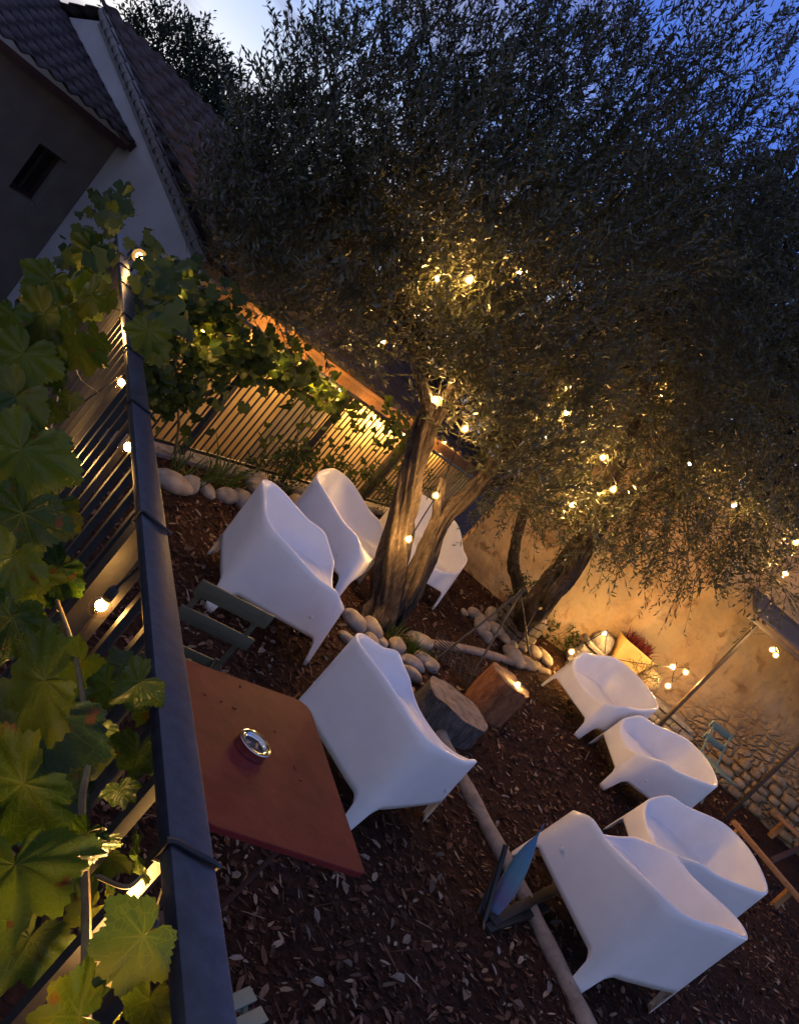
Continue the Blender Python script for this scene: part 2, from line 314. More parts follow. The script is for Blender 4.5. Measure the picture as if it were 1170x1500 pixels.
# ------------------------------------------------------------------ lines of the place
RAILZ = CZ - .57
CORNER = L(177, 341, RAILZ)
NEAR0 = L(317, 1545, RAILZ)
ndir = (NEAR0 - CORNER).normalized(); NEAR0 = CORNER + ndir*((NEAR0-CORNER).length + .6)
FAR1 = L(602, 636, RAILZ); fdir = (FAR1 - CORNER).normalized(); FAR1 = FAR1 + fdir*2.2
fn = Vector((-fdir.y, fdir.x, 0))                          # away from the garden
nn = Vector((ndir.y, -ndir.x, 0))
if nn.x > 0: nn = -nn                                      # towards the camera's side
def side(p, a, d, n): return (p - a).dot(n)
LOW = -1.3
def ground_z(x, y):
    p = Vector((x, y, 0)); z = gz(x, y)
    a = side(p, Vector((CORNER.x, CORNER.y, 0)), fdir, fn); b = side(p, Vector((CORNER.x, CORNER.y, 0)), ndir, nn)
    o = max(a, b)
    t = min(max((o - .12)/.35, 0), 1)
    return z*(1-t) + LOW*t
def build_ground():
    xs = np.concatenate([np.linspace(-160, -8, 12), np.arange(-7.5, 7.6, .075), np.linspace(8, 160, 12)])
    ys = np.concatenate([np.linspace(-60, -3, 8), np.arange(-2.5, 12, .075), np.linspace(12.5, 220, 14)])
    nx, ny = len(xs), len(ys); V = []
    for y in ys:
        for x in xs:
            z = ground_z(x, y)
            z += .03*mnoise.noise(Vector((x*1.3, y*1.3, 0))) + .014*mnoise.noise(Vector((x*7, y*7, 3)))
            V.append((x, y, z))
    i = np.arange(nx-1)[None, :] + nx*np.arange(ny-1)[:, None]; i = i.ravel()
    o = npmesh('ground', V, np.stack([i, i+1, i+nx+1, i+nx], 1), M['mulch'], None, True); kind(o, 'structure')
build_ground()

# bark chips and dry leaves lying on the mulch
def flakes(name, n, region, lmin, lmax, asp, mat, lift, curl=.0):
    c = region(n); n = len(c)
    Ln = lmin + (lmax-lmin)*R.uniform(0, 1, n)**2.2; Wd = Ln*R.uniform(asp*.6, asp*1.4, n); a = R.uniform(0, 2*PI, n)
    tx = R.normal(0, .33, n); ty = R.normal(0, .33, n)
    d = np.stack([np.cos(a), np.sin(a), tx], 1); s = np.stack([-np.sin(a), np.cos(a), ty], 1)
    d /= np.linalg.norm(d, axis=1)[:, None]; s /= np.linalg.norm(s, axis=1)[:, None]
    up = np.array([0, 0, 1.]); k = Ln[:, None]; wv = Wd[:, None]
    c = c + up*(lift + np.abs(tx)[:, None]*k*.35)
    j = lambda: R.uniform(.75, 1.15, (n, 1))
    cu = (R.uniform(.2, 1, n)*curl)[:, None]*wv
    p = [c - d*k*.5*j(), c - d*k*.18 + s*wv*.5*j() + up*cu, c + d*k*.25*j() + s*wv*.42*j() + up*cu, c + d*k*.5*j(), c + d*k*.22 - s*wv*.45*j() + up*cu, c - d*k*.2*j() - s*wv*.5 + up*cu]
    V = np.stack(p, 1).reshape(-1, 3); b = np.arange(n)*6
    q1 = np.stack([b, b+1, b+2, b+3], 1); q2 = np.stack([b, b+3, b+4, b+5], 1)
    return npmesh(name, V, np.concatenate([q1, q2]), mat)
def reg(xlo, xhi, ylo, yhi, bias=None):
    def f(n):
        x = R.uniform(xlo, xhi, n*2); y = ylo + (yhi-ylo)*R.uniform(0, 1, n*2)**(bias or 1)
        ok = []
        for a, b in zip(x, y):
            p = Vector((a, b, 0)); cc = Vector((CORNER.x, CORNER.y, 0))
            if side(p, cc, fdir, fn) < .05 and side(p, cc, ndir, nn) < .05: ok.append((a, b, gz(a, b) + .03*mnoise.noise(Vector((a*1.3, b*1.3, 0)))))
            if len(ok) >= n: break
        return np.array(ok)
    return f
kind(flakes('bark_chips', 40000, reg(-2.6, 6, 2.4, 10.2, 1.35), .02, .085, .36, M['chip'], .012), 'stuff')
kind(flakes('dry_leaves', 1900, reg(-2.4, 5.6, 2.4, 10, 1.4), .03, .10, .40, M['dead'], .02, .45), 'stuff')

kind(flakes('twig_litter', 3200, reg(-2.4, 5.8, 2.4, 10, 1.35), .04, .19, .055, M['chip'], .022, .3), 'stuff')

# ------------------------------------------------------------------ garden armchairs
def sstep(a, b, x):
    t = min(max((x-a)/(b-a), 0), 1); return t*t*(3-2*t)
def chair_mesh():
    n = 400
    # loop parameter: angle, sampled densely near the corners
    phis = []
    for q in range(4):
        for k in range(n//4):
            t = k/(n/4.); t = t + .10*math.sin(4*PI*t)/ (2*PI)*-1
            phis.append(-PI/2 - PI/4 + PI/2*q + PI/2*t + PI/4)
    def sup(phi, e): c, s = math.cos(phi), math.sin(phi); r = (abs(c)**e + abs(s)**e)**(-1/e); return c*r, s*r
    base, rim, seat = [], [], []
    for ph in phis:
        bx, by = sup(ph, 9.0); rx, ry = sup(ph, 5.2 if math.sin(ph) < 0 else 4.2); sx, sy = sup(ph, 3.6)
        base.append(Vector((bx*(.37 - .012*by), (by*.425 if by < 0 else by*.385), 0)))
        fr = -ry
        y = (ry*.315 if ry < 0 else ry*.425)
        back = sstep(-.30, .80, ry)
        za = .545 + .02*sstep(-1, -.3, ry) + .095*back + .038*math.cos(rx*PI/2)*back
        y = ry*.325 if ry < 0 else ry*.425
        yl = (y + .325)/.14                                  # the arm rounds down to the low front edge of the seat
        z = za if yl >= 1 else .365 + (za-.365)*math.sqrt(max(0, 1-(1-yl)**2))
        dip = sstep(.55, .97, -ry)*sstep(.98, .7, abs(rx))
        y -= .06*dip
        x = rx*.395
        rim.append(Vector((x, y, z)))
        seat.append(Vector((sx*.28, -.015 + sy*.285, .345 - .025*sy)))
    # arc length and leg profile
    N_ = len(base); cum = [0]
    for i in range(N_): cum.append(cum[-1] + (base[(i+1) % N_]-base[i]).length)
    T = cum[-1]
    corners = [min(range(N_), key=lambda i: (base[i]-Vector((cx*.375, cy, 0))).length) for cx, cy in ((1, -.425), (1, .385), (-1, .385), (-1, -.425))]
    cs = [cum[c] for c in corners]
    def bz(i):
        d = min(min(abs(cum[i]-c), T-abs(cum[i]-c)) for c in cs)
        top = .205
        if d < .034: return 0.0
        if d < .056: return (d-.034)/.022*.165
        if d < .096: t = (d-.056)/.040; return .165 + (top-.165)*math.sin(t*PI/2)
        return top
    rows = []; NV = 13
    for j in range(NV):
        row = []
        for i in range(N_):
            b0 = bz(i); z = b0 + (rim[i].z - b0)*(j/(NV-1)); q = (z/rim[i].z)**1.15
            p = base[i].lerp(rim[i], q); p.z = z
            row.append(p)
        rows.append(row)
    cen = Vector((0, 0, 0))
    def inw(i, d, dz):
        p = rim[i].copy(); v = Vector((p.x*1.0, p.y-.03, 0)); v.normalize(); return p - v*d + Vector((0, 0, dz))
    rows.append([inw(i, .005, .006) for i in range(N_)])
    rows.append([inw(i, .016, .007) for i in range(N_)])
    rows.append([inw(i, .026, .000) for i in range(N_)])
    nout = len(rows)
    K = 12
    for k in range(1, K+1):
        a = k/K; row = []
        for i in range(N_):
            p0 = inw(i, .026, 0); s = seat[i]
            h = 1-math.cos(a*PI/2)**.9 if False else 1-math.cos(a*PI/2); v = math.sin(a*PI/2)
            x = p0.x + (s.x-p0.x)*(.35*a+.65*h); y = p0.y + (s.y-p0.y)*(.35*a+.65*h); z = p0.z + (s.z-p0.z)*v
            row.append(Vector((x, y, z)))
        rows.append(row)
    for f in (.72, .45, .2, .04):
        rows.append([Vector((seat[i].x*f, -.015 + (seat[i].y+.015)*f, seat[i].z - .012*(1-f*f) + (.345-seat[i].z)*(1-f))) for i in range(N_)])
    V = [p for r in rows for p in r]; m = len(rows)
    def faces(r0, r1): return [(j*N_+i, j*N_+(i+1) % N_, (j+1)*N_+(i+1) % N_, (j+1)*N_+i) for j in range(r0, r1) for i in range(N_)]
    return V, faces(0, nout+K-3), faces(nout+K-3, m-1) + [tuple((m-1)*N_+i for i in range(N_))]
CV, CFs, CFseat = chair_mesh()
def clean(o, deg=50):
    bm = bmesh.new(); bm.from_mesh(o.data)
    bmesh.ops.delete(bm, geom=[v for v in bm.verts if not v.link_faces], context='VERTS')
    bmesh.ops.recalc_face_normals(bm, faces=bm.faces); bm.to_mesh(o.data); bm.free()
    o.data.polygons.foreach_set('use_smooth', [True]*len(o.data.polygons)); return o
def make_chair():
    t = thing('garden_armchair', '', 'armchair', group='white plastic armchairs around the fire pit')
    mb = MB(); mb.v = CV; mb.f = CFs; sh = clean(mb.build('shell', M['plastic'], t))
    mb = MB(); mb.v = CV; mb.f = CFseat; se = clean(mb.build('seat', M['plastic'], t))
    md = sh.modifiers.new('thickness', 'SOLIDIFY'); md.thickness = .007; md.offset = -1
    for s in (-1, 1):
        mb = MB(); mb.lathe([(.013, 0), (.012, .004), (.006, .006), (.0, .005)], (s*.3885, -.18, .33), 16, (Vector((0,1,0)), Vector((0,0,1)), Vector((s,0,0))))
        clean(mb.build('plug', M['plug'], t))
    return t
proto = make_chair(); used = [False]
tilt = math.atan(GS)
def place_chair(x, y, fwd, label, sc_=1.0):
    c = proto if not used[0] else copy_tree(proto); used[0] = True
    f = Vector((fwd[0], fwd[1], 0)).normalized()
    nrm = Vector((0, -GS, 1)).normalized(); f = (f - nrm*f.dot(nrm)).normalized()
    ya = -f; za = nrm; xa = ya.cross(za)
    c.matrix_world = Matrix(((xa.x, ya.x, za.x, x), (xa.y, ya.y, za.y, y), (xa.z, ya.z, za.z, gz(x, y)-.004), (0, 0, 0, 1))) @ Matrix.Scale(sc_, 4)
    c['label'] = label; return c
CH = [
 (.82, 4.58, (.557, .83), 'white armchair seen from behind with its back to the red table', 1.13),
 (-.35, 5.42, (.90, .44), 'white armchair seen side-on behind the olive green folding chair', 1.10),
 (-.30, 6.88, (.97, -.10), 'cream lit armchair between the vine fence and the olive trunk', 1.03),
 (.40, 8.25, (.5, -.86), 'armchair standing behind the double trunk of the bulb-hung olive tree', 1.08),
 (2.98, 8.50, (-.75, -.66), 'warm lit armchair facing the fire pit beside the stone ledge', 1.05),
 (3.56, 7.76, (-.99, -.14), 'pinkish lit armchair in front of the pergola post and green chair', 1.07),
 (2.72, 4.92, (-.53, .85), 'lavender lit armchair beside the teal folded stool, seen from its back corner', 1.24),
 (3.60, 6.26, (-.98, -.12), 'lavender armchair half hidden behind another, open seat towards the log edging', 1.08),
]
for c in CH: place_chair(*c)

# ------------------------------------------------------------------ red table and ashtray
def make_table():
    zt = CZ - 1.52
    A, B, C, D = (L(x, y, zt) for x, y in ((262, 962), (452, 1030), (536, 1282), (300, 1206)))
    c = (A+B+C+D)/4
    base = Vector((c.x, c.y, gz(c.x, c.y)))
    t = thing('bistro_table', 'oxide red metal bistro table with a rounded corner, ashtray standing on it', 'table', base)
    quad = [D, C, B, A]; rr = [.05, .03, .10, .05]; pts = []
    for i in range(4):
        p = quad[i]; a = (quad[i-1]-p).normalized(); b = (quad[(i+1) % 4]-p).normalized(); r = rr[i]
        for k in range(9):
            u = k/8; pts.append((p + a*r)*(1-u)**2 + p*2*u*(1-u) + (p + b*r)*u*u)
    n = len(pts); mb = MB(); ins = []
    def ring(d, dz): return [q + (c-q).normalized()*d + Vector((0, 0, dz)) for q in pts]
    rings = [ring(.012, -.026), ring(0, -.024), ring(0, -.004), ring(.0015, -.001), ring(.005, 0)]
    V = [p for r in rings for p in r]; Fc = [(j*n+i, j*n+(i+1) % n, (j+1)*n+(i+1) % n, (j+1)*n+i) for j in range(4) for i in range(n)] + [tuple(4*n+i for i in range(n)), tuple(n-1-i for i in range(n))]
    mb.add(V, Fc); o = mb.build('tabletop', M['table']); under(fixn(o), t)
    for p, q in ((A, C), (C, A), (B, D), (D, B)):
        mb = MB(); top = p.lerp(c, .5) + Vector((0, 0, -.03)); f = p.lerp(c, .55); f.z = gz(f.x, f.y)
        mb.tube([top, f], .011, 10); under(autosmooth(mb.build('leg', M['darkwood'])), t)
    return c, zt
tc_, TZ = make_table()
def make_ashtray():
    p = L(366, 1098, TZ); t = thing('ashtray', 'round polished steel ashtray standing on the red table', 'ashtray', p); t.scale = (1.65, 1.65, 1.1)
    prof = [(0, .001), (.040, .001), (.043, .003), (.043, .031), (.0445, .034), (.042, .036), (.033, .034), (.028, .030), (.0265, .022), (.026, .010), (0, .009)]
    mb = MB(); mb.lathe(prof, (0, 0, 0), 48); autosmooth(mb.build('bowl', M['steel'], t), 55)
    mb = MB(); mb.lathe([(0, .0125), (.024, .0115), (.0245, .010)], (0, 0, 0), 24); mb.build('ash', M['ash'], t)
    for k in range(3):
        mb = MB(); a = k*2.2+.4; mb.tube([(.012*math.cos(a), .012*math.sin(a), .0155), (.022*math.cos(a+.9), .022*math.sin(a+.9), .016)], .0037, 8)
        mb.build('cigarette_end', M['pot_s'], t)
make_ashtray()
for i, (x, y) in enumerate(((324, 1028), (343, 1038), (432, 1126), (402, 1072), (300, 1018), (440, 1144), (352, 1006))):
    p = L(x, y, TZ); mb = MB(); k = rnd.uniform(.006, .011)
    mb.lathe([(0, 0), (k, .0015), (k*.7, .004), (0, .005)], (0, 0, 0), 7, (Vector((1.6, .3, 0)), Vector((0, .55, 0)), Vector((0, 0, 1))))
    o = mb.build('fallen_petal', M['redplant']); o.location = p; o.rotation_euler = (0, 0, rnd.uniform(0, 6))
    tag(o, 'small dry reddish petal lying on the red tabletop', 'petal', 'petals fallen on the red table')

# ------------------------------------------------------------------ folding chairs
def folding_chair(label, mat, loc, rz, folded=False, slats=2):
    t = thing('folding_chair' if slats else 'garden_stool', label, 'folding chair' if slats else 'stool', loc, 'slatted folding chairs' if slats else None, (0, 0, rz))
    W = .40; H = .82
    for s in (-1, 1):
        mb = MB(); x = s*W/2*.86
        pts = [(x, .30, 0), (x, .10, .42), (x, -.02, .66), (x, -.07, H)][:4 if slats else 2] if not folded else [(x, .04, 0), (x, 0, .5), (x, -.01, H)]
        for a, b in zip(pts, pts[1:]): mb.bar(a, b, .012, .026, (1, 0, 0))
        mb.build('back_frame' if slats else 'front_leg', mat, t)
        mb = MB(); x2 = s*(W/2*.86-.018)
        if not folded: mb.bar((x2, -.14, 0), (x2, .40, .435), .012, .024, (1, 0, 0))
        else: mb.bar((x2, -.05, 0), (x2, .02, .46), .012, .024, (1, 0, 0))
        mb.build('leg', mat, t)
    zs = [.785, .63] if slats == 2 else []
    for z in zs:
        mb = MB(); k = (z-.66)/.16; y = (-.02-.05*k) if not folded else -.014
        mb.box((0, y-.012, z), (W+.04, .014, .085 if z > .7 else .075), None, .004); autosmooth(mb.build('back_slat', mat, t))
    for k in range(6):
        mb = MB()
        if not folded: mb.box((0, .06+.072*k, .45), (W, .052, .014), None, .003)
        else: mb.box((0, .03, .12+.06*k), (W, .014, .048), None, .003)
        autosmooth(mb.build('seat_slat', mat, t))
    return t
a = G(405, 905, .80); b = G(262, 842, .80)
mid = a + (b-a).normalized()*.25
folding_chair('olive green folding chair folded flat, standing by the red table', M['olivewood'], (mid.x, mid.y, gz(mid.x, mid.y)), math.atan2((a-b).y, (a-b).x), True)
p = G(1022, 1112)
p = G(1056, 1082, .72); folding_chair('sage green slatted folding chair beside the pergola post', M['tealwood'], (p.x, p.y, gz(p.x, p.y)), rad(205))
p = G(381, 1446, .45); xd = Vector((.5, .86, 0)); yd = Vector((-.86, .5, 0)); p = p - xd*.2 - yd*.42
folding_chair('sage green slatted stool showing only its slat ends beside the handrail, in deep shade', M['tealwood'], (p.x, p.y, gz(p.x, p.y)), math.atan2(.86, .5), False, 0)

# ------------------------------------------------------------------ iron fences
def make_fence(a, b, label, pick, railw, railh, postat, bottom, pr):
    base = Vector((a.x, a.y, ground_z(a.x, a.y)))
    t = thing('iron_fence', label, 'fence', base); d = (b-a).normalized(); n = (b-a).length
    hb = lambda p: gz(p.x, p.y) + bottom
    mb = MB(); top = Vector((0, 0, -railh/2)); mb.bar(a+top, b+top, railw, railh, (0, 0, 1), .003); under(autosmooth(mb.build('top_rail', M['iron'])), t)
    mb = MB(); p0 = a.copy(); p0.z = hb(a); p1 = b.copy(); p1.z = hb(b); mb.bar(p0, p1, .03, .03); under(mb.build('bottom_rail', M['picket']), t)
    k = .06
    while k < n-.02:
        p = a + d*k; post = any(abs(k-q) < pick*.55 for q in postat)
        mb = MB(); w = .05 if post else pr
        lo = Vector((p.x, p.y, hb(p) + (.016 if not post else -bottom-.03))); hi = Vector((p.x, p.y, a.z-railh))
        mb.bar(lo, hi, w, w if post else pr*1.0, (d.x, d.y, 0)); under(mb.build('post' if post else 'picket', M['picket']), t); k += pick
    return t
nearlen = (NEAR0-CORNER).length; farlen = (FAR1-CORNER).length
make_fence(CORNER, NEAR0, 'dark iron fence with a broad bluish handrail running towards the camera', .115, .060, .022, (1.0, nearlen-1.65), .07, .018)
make_fence(CORNER + fdir*.08, FAR1, 'thin black picket fence under the vine, in front of the lit ochre wall', .088, .035, .03, (1.62, 3.05, 4.5), .10, .013)
# retaining wall below both fences
def retaining(a, b, name, label):
    n = Vector((-(b-a).y, (b-a).x, 0)).normalized(); mb = MB(); a2 = a.copy(); b2 = b.copy()
    za, zb = gz(a.x, a.y), gz(b.x, b.y)
    vs = []
    for p, z in ((a, za), (b, zb)):
        for s in (-.11, .11):
            for zz in (LOW-.05, z+.035): vs.append(Vector((p.x, p.y, zz)) + n*s)
    mb.add(vs, [(0, 1, 3, 2), (4, 6, 7, 5), (0, 4, 5, 1), (2, 3, 7, 6), (1, 5, 7, 3), (0, 2, 6, 4)])
    o = mb.build(name, M['greystone']); fixn(o); tag(o, label, 'wall'); return o
retaining(CORNER, NEAR0, 'retaining_wall', 'low grey stone kerb wall carrying the handrail fence')
retaining(CORNER+fdir*.14, FAR1, 'retaining_wall', 'low grey stone kerb wall carrying the vine covered fence')

# ------------------------------------------------------------------ bulbs
GLOW_NEAR = glow('filament_glow', WARM, 430); GLOW_FAR = glow('bulb_glow', WARM, 2100); GLOW_FENCE = glow('fence_bulb_glow', WARM, 900); GLOW_HOT = glow('hot_filament', WARM, 800); GLOW_DIM = glow('dim_filament', WARM, 150); GLOW_EAVE = glow('eave_lamp_glow', WARM, 2100); GLOW_WALL = glow('lamp_glow', WARM, 1250)
def bulb(parent, p, r=.022, mat=None, glassy=False, down=Vector((0, 0, -1))):
    up = -down; ax0 = up.cross(Vector((.3, .8, .1))).normalized(); ax = (ax0, up.cross(ax0), up)
    mb = MB()
    def sph(rr, n=9, m=14): return [(max(rr*math.sin(PI*k/n), 0 if 0 < k < n else 1e-6), -rr*math.cos(PI*k/n)) for k in range(n+1)]
    if glassy:
        mb.lathe(sph(r, 14), p, 24, ax); o = under(clean(mb.build('bulb', M['glass'])), parent)
        mb = MB(); mb.lathe(sph(r*.5, 10), p + up*r*.25, 16, ax); f = clean(mb.build('filament', mat or GLOW_NEAR)); f.parent = o
    else:
        mb.lathe(sph(r*1.75), p, 14, ax); o = under(clean(mb.build('bulb', M['halo'])), parent)  # oversized outer shell imitates the glow around the bright core
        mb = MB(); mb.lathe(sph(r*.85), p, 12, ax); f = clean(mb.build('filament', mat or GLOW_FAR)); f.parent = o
    mb = MB(); mb.lathe([(r*.42, r*(.85 if glassy else 1.65)), (r*.46, r*(1.0 if glassy else 1.75)), (r*.46, r*2.1), (r*.25, r*2.4)], p, 10, ax); s = clean(mb.build('socket', M['cable'])); s.parent = o; s.matrix_parent_inverse = Matrix()
    return o
def parent_world(o): return Matrix.Translation(o.location)
def sag(a, b, s, n=8):
    return [a.lerp(b, k/n) + Vector((0, 0, -s*4*(k/n)*(1-k/n))) for k in range(n)]
def string_light(label, pts, matg=None, r=.022, glassy=(), sagk=.05, rail=None, rs=None):
    t = thing('string_light', label, 'string lights', (0, 0, 0), 'warm bulb strings')
    path = []
    for i, p in enumerate(pts):
        top = p + Vector((0, 0, r*2.4))
        if i: path += sag(prev, top, sagk*(top-prev).length)
        prev = top
    path.append(prev)
    if rail:
        path = rail
        for p in pts:
            q = min(rail, key=lambda v: (v-p).length); mb = MB(); mb.tube([q, p + Vector((0, 0, r*2.3))], .003, 6); under(mb.build('drop_wire', M['cable']), t)
    if len(path) > 1:
        mb = MB(); mb.tube(path, .006, 6); under(autosmooth(mb.build('cable', M['cable'])), t)
    for i, p in enumerate(pts): bulb(t, p, (rs or {}).get(i, r), matg[i] if isinstance(matg, list) else matg, i in glassy)
    return t
def onfence(px, py, off):                                   # a point on a vertical plane 'off' beside the near fence
    d = ray(px, py); n = nn; c = CORNER + nn*off; k = (c-EYE).dot(n)/d.dot(n); return EYE + d*k
def onfar(px, py, off):
    d = ray(px, py); c = CORNER + fn*off; k = (c-EYE).dot(fn)/d.dot(fn); return EYE + d*k
NLEN = (NEAR0-CORNER).length
nb = [onfence(204, 375, -.05), onfence(176, 562, .012), onfence(186, 657, .012), onfence(146, 890, .02), P(186, 1392, .90), onfence(128, 455, .12), onfence(60, 640, .10)]
string_light('warm bulb string hanging along the broad handrail among big vine leaves', nb, [GLOW_DIM, GLOW_DIM, GLOW_DIM, GLOW_NEAR, GLOW_HOT, GLOW_HOT, GLOW_NEAR], .0225, (1, 2, 3), .06, [CORNER + ndir*(k*.05) + nn*.012 + Vector((0, 0, -.026)) for k in range(int(NLEN/.05))])
fb = [onfar(x, y, -.07) for x, y in ((253, 420), (298, 487), (357, 497), (396, 532), (463, 560), (488, 577))]
string_light('warm bulb string along the vine covered far fence', fb, GLOW_FENCE, .020)
# cable windings round the handrail
def windings():
    t = thing('cable_wrap', 'black cable wound in loops round the broad bluish handrail', 'cable'); d = -ndir; wn = nn; h = .022; w2 = .030
    for px, py in ((176, 371), (178, 387), (182, 416), (186, 462), (193, 512), (205, 594), (220, 757), (276, 1243)):
        p = L(px, py, RAILZ); k = (p-CORNER).dot(ndir); c = CORNER + ndir*k
        e = .004; off = ndir*rnd.uniform(.012, .03)
        loop = [c + wn*(w2+e) + Vector((0, 0, -h*.5)), c + wn*(w2+e) + Vector((0, 0, e-.002)), c + wn*(w2-.006) + Vector((0, 0, e)) + off*.1, c + off*.6 + Vector((0, 0, e)), c - wn*(w2-.006) + Vector((0, 0, e)) + off, c - wn*(w2+e) + Vector((0, 0, e-.002)) + off,
                c - wn*(w2+e) + Vector((0, 0, -h-e)) + off*.5, c + wn*(w2+e) + Vector((0, 0, -h-e)), c + wn*(w2+e) + Vector((0, 0, -h*.5))]
        mb = MB(); mb.tube(loop, .0038, 8); under(autosmooth(mb.build('loop', M['cable'])), t)
windings()
crown_b = [P(560, 500, 7.0), P(610, 460, 7.2), P(620, 350, 7.1), P(760, 400, 7.3), P(880, 470, 7.8), P(970, 580, 8.3), P(1010, 680, 8.3), P(800, 640, 7.9)]
string_light('warm bulb string mostly hidden inside the olive crowns', crown_b, GLOW_FAR, .022)
tree_b = [P(641, 408, 6.3), P(687, 410, 6.0), P(637, 585, 6.75), P(681, 628, 6.6), P(638, 726, 6.75), P(598, 790, 6.7)]
string_light('warm bulb string climbing the double-trunked olive tree', tree_b, GLOW_FAR, .022)
tree_c = [P(829, 605, 7.0), P(883, 670, 7.2), P(898, 717, 7.2), P(838, 740, 7.6), P(855, 822, 8.0), P(808, 862, 8.2), P(791, 888, 8.1)]
string_light('warm bulb string hanging down the olive trunk by the back wall', tree_c, GLOW_FAR, .022)
tree_d = [P(1075, 740, 8.2), P(1165, 795, 8.2), P(1150, 840, 8.3)]
string_light('warm bulb string in the olive branches above the pergola', tree_d, GLOW_FAR, .022)
perg = [P(1131, 952, 8.6), P(1136, 960, 8.6)]
string_light('two warm bulbs hanging under the pergola beam', perg, GLOW_FAR, .022)
led = [P(985, 977, 9.35), P(978, 1005, 9.3), P(1004, 985, 9.45), P(880, 968, 9.2), P(885, 928, 9.75), P(837, 955, 9.3)]
string_light('warm bulb string lying along the stone ledge', led, GLOW_WALL, .026, sagk=.02)
eav = [onfar(x, y, 1.07) for x, y in ((534, 607), (555, 622), (570, 631), (587, 640), (652, 646), (660, 660), (410, 500), (440, 540))]
string_light('warm bulb string under the eave of the ochre shed', sorted(eav, key=lambda p: p.x), GLOW_EAVE, .026)
fascia_fill = [onfar(x, y, .70) for x, y in ((402, 503), (452, 540), (497, 572), (548, 610), (590, 636), (645, 668))]  # extra bulbs added to brighten the fascia, apart from the eave string
string_light('added fill-light bulb string in front of the timber fascia of the ochre shed', fascia_fill, GLOW_FENCE, .018)
string_light('warm bulb resting on the split stump', [P(758, 1003, 6.93)], GLOW_FAR, .018)

# ------------------------------------------------------------------ olive trees
def interp(pts, n):
    P_ = [Vector(p) for p in pts]; out = []
    for i in range(len(P_)-1):
        a = P_[max(i-1, 0)]; b = P_[i]; c = P_[i+1]; d = P_[min(i+2, len(P_)-1)]
        for k in range(n):
            t = k/n; out.append(.5*((2*b) + (c-a)*t + (2*a-5*b+4*c-d)*t*t + (3*b-a-3*c+d)*t**3))
    out.append(P_[-1]); return out
def gnarl(seed, amp=.2, lobes=5):
    def f(a, t, p):
        tw = a + t*2.2
        fu = mnoise.noise(Vector((math.cos(a)*3+seed, math.sin(a)*3, t*5)))
        fur = abs(math.sin(8.5*tw + fu*4.5)); fin = mnoise.noise(Vector((math.cos(a)*9+seed, math.sin(a)*9, t*14)))
        return 1 - .11*(1-fur)**3 + .05*fin - amp*.9*max(0, math.sin(lobes*.5*tw+seed*3))**8 + amp*.5*math.sin(lobes*tw + seed) + amp*.35*math.sin((lobes*2+1)*tw + seed*2) + amp*1.1*mnoise.noise(Vector((math.cos(a)*1.6 + seed, math.sin(a)*1.6, t*7))) + .07*mnoise.noise(Vector((math.cos(a)*6 + seed, math.sin(a)*6, t*16)))
    return f
def limb(parent, name, pts, r0, r1, n=9, seg=28, amp=.2, seed=0., pw=1.0):
    n = int(n*2.6); seg = int(seg*1.8)
    ip = interp(pts, n); N_ = len(ip); rs = [r0 + (r1-r0)*(i/(N_-1))**pw for i in range(N_)]
    mb = MB(); mb.tube(ip, rs, seg, True, gnarl(seed, amp) if amp else None)
    o = mb.build(name, M['bark'], None, True); return under(o, parent)
def shoots(blobs, per, lmin, lmax, leafL, leafW, nl, up=.55, seed=1):
    r = np.random.default_rng(seed); C = []; D = []
    for c, rd, k in blobs:
        n = int(per*k*rd*rd)
        v = r.normal(size=(n, 3)); v /= np.linalg.norm(v, axis=1)[:, None]
        q = r.uniform(.1, 1, n)**.45
        if rd > .28:
            pos0 = np.array(c) + v*q[:, None]*rd
            nv = np.array([mnoise.noise(Vector(p)*2.1) + .5*mnoise.noise(Vector(p)*5.2) for p in pos0]); kp = nv > -.08 - .25*r.random(n)
            v = v[kp]; q = q[kp]; n = len(v)
        clump = v*q[:, None]*np.array([1, 1, .9])*rd
        C.append(np.array(c) + clump)
        d = v*.7 + np.array([0, 0, up]) + r.normal(0, .4, (n, 3)); D.append(d)
    C = np.concatenate(C); D = np.concatenate(D); D /= np.linalg.norm(D, axis=1)[:, None]; return C, D, r
def foliage_mesh(name, C, D, r, lmin, lmax, leafL, leafW, nl, mat, parent, droop=.25):
    n = len(C); Ls = r.uniform(lmin, lmax, n)
    ref = r.normal(size=(n, 3)); S = np.cross(D, ref); S /= np.linalg.norm(S, axis=1)[:, None]; T = np.cross(D, S)
    t = np.linspace(.08, 1, nl)[None, :, None]
    pos = C[:, None, :] + D[:, None, :]*(t*Ls[:, None, None]) + np.array([0, 0, -1.])*(t**2*droop*Ls[:, None, None])
    an = (np.arange(nl)*PI*.5)[None, :, None] + r.uniform(0, 6.28, (n, 1, 1)) + (np.arange(nl) % 2)[None, :, None]*PI*.5
    side_ = S[:, None, :]*np.cos(an) + T[:, None, :]*np.sin(an)
    ld = D[:, None, :]*.75 + side_*.75 + r.normal(0, .22, (n, nl, 3)); ld /= np.linalg.norm(ld, axis=2)[:, :, None]
    ws = np.cross(ld, D[:, None, :] + r.normal(0, .5, (n, nl, 3))); ws /= np.linalg.norm(ws, axis=2)[:, :, None]
    LL = leafL*r.uniform(.7, 1.25, (n, nl, 1)); WW = leafW*r.uniform(.75, 1.2, (n, nl, 1))
    a = pos; b = pos + ld*LL*.5 + ws*WW*.5; c = pos + ld*LL; d = pos + ld*LL*.5 - ws*WW*.5
    V = np.stack([a, b, c, d], 2).reshape(-1, 3); Fc = np.arange(len(V)).reshape(-1, 4)
    o = npmesh(name, V, Fc, mat)
    under(o, parent); return pos
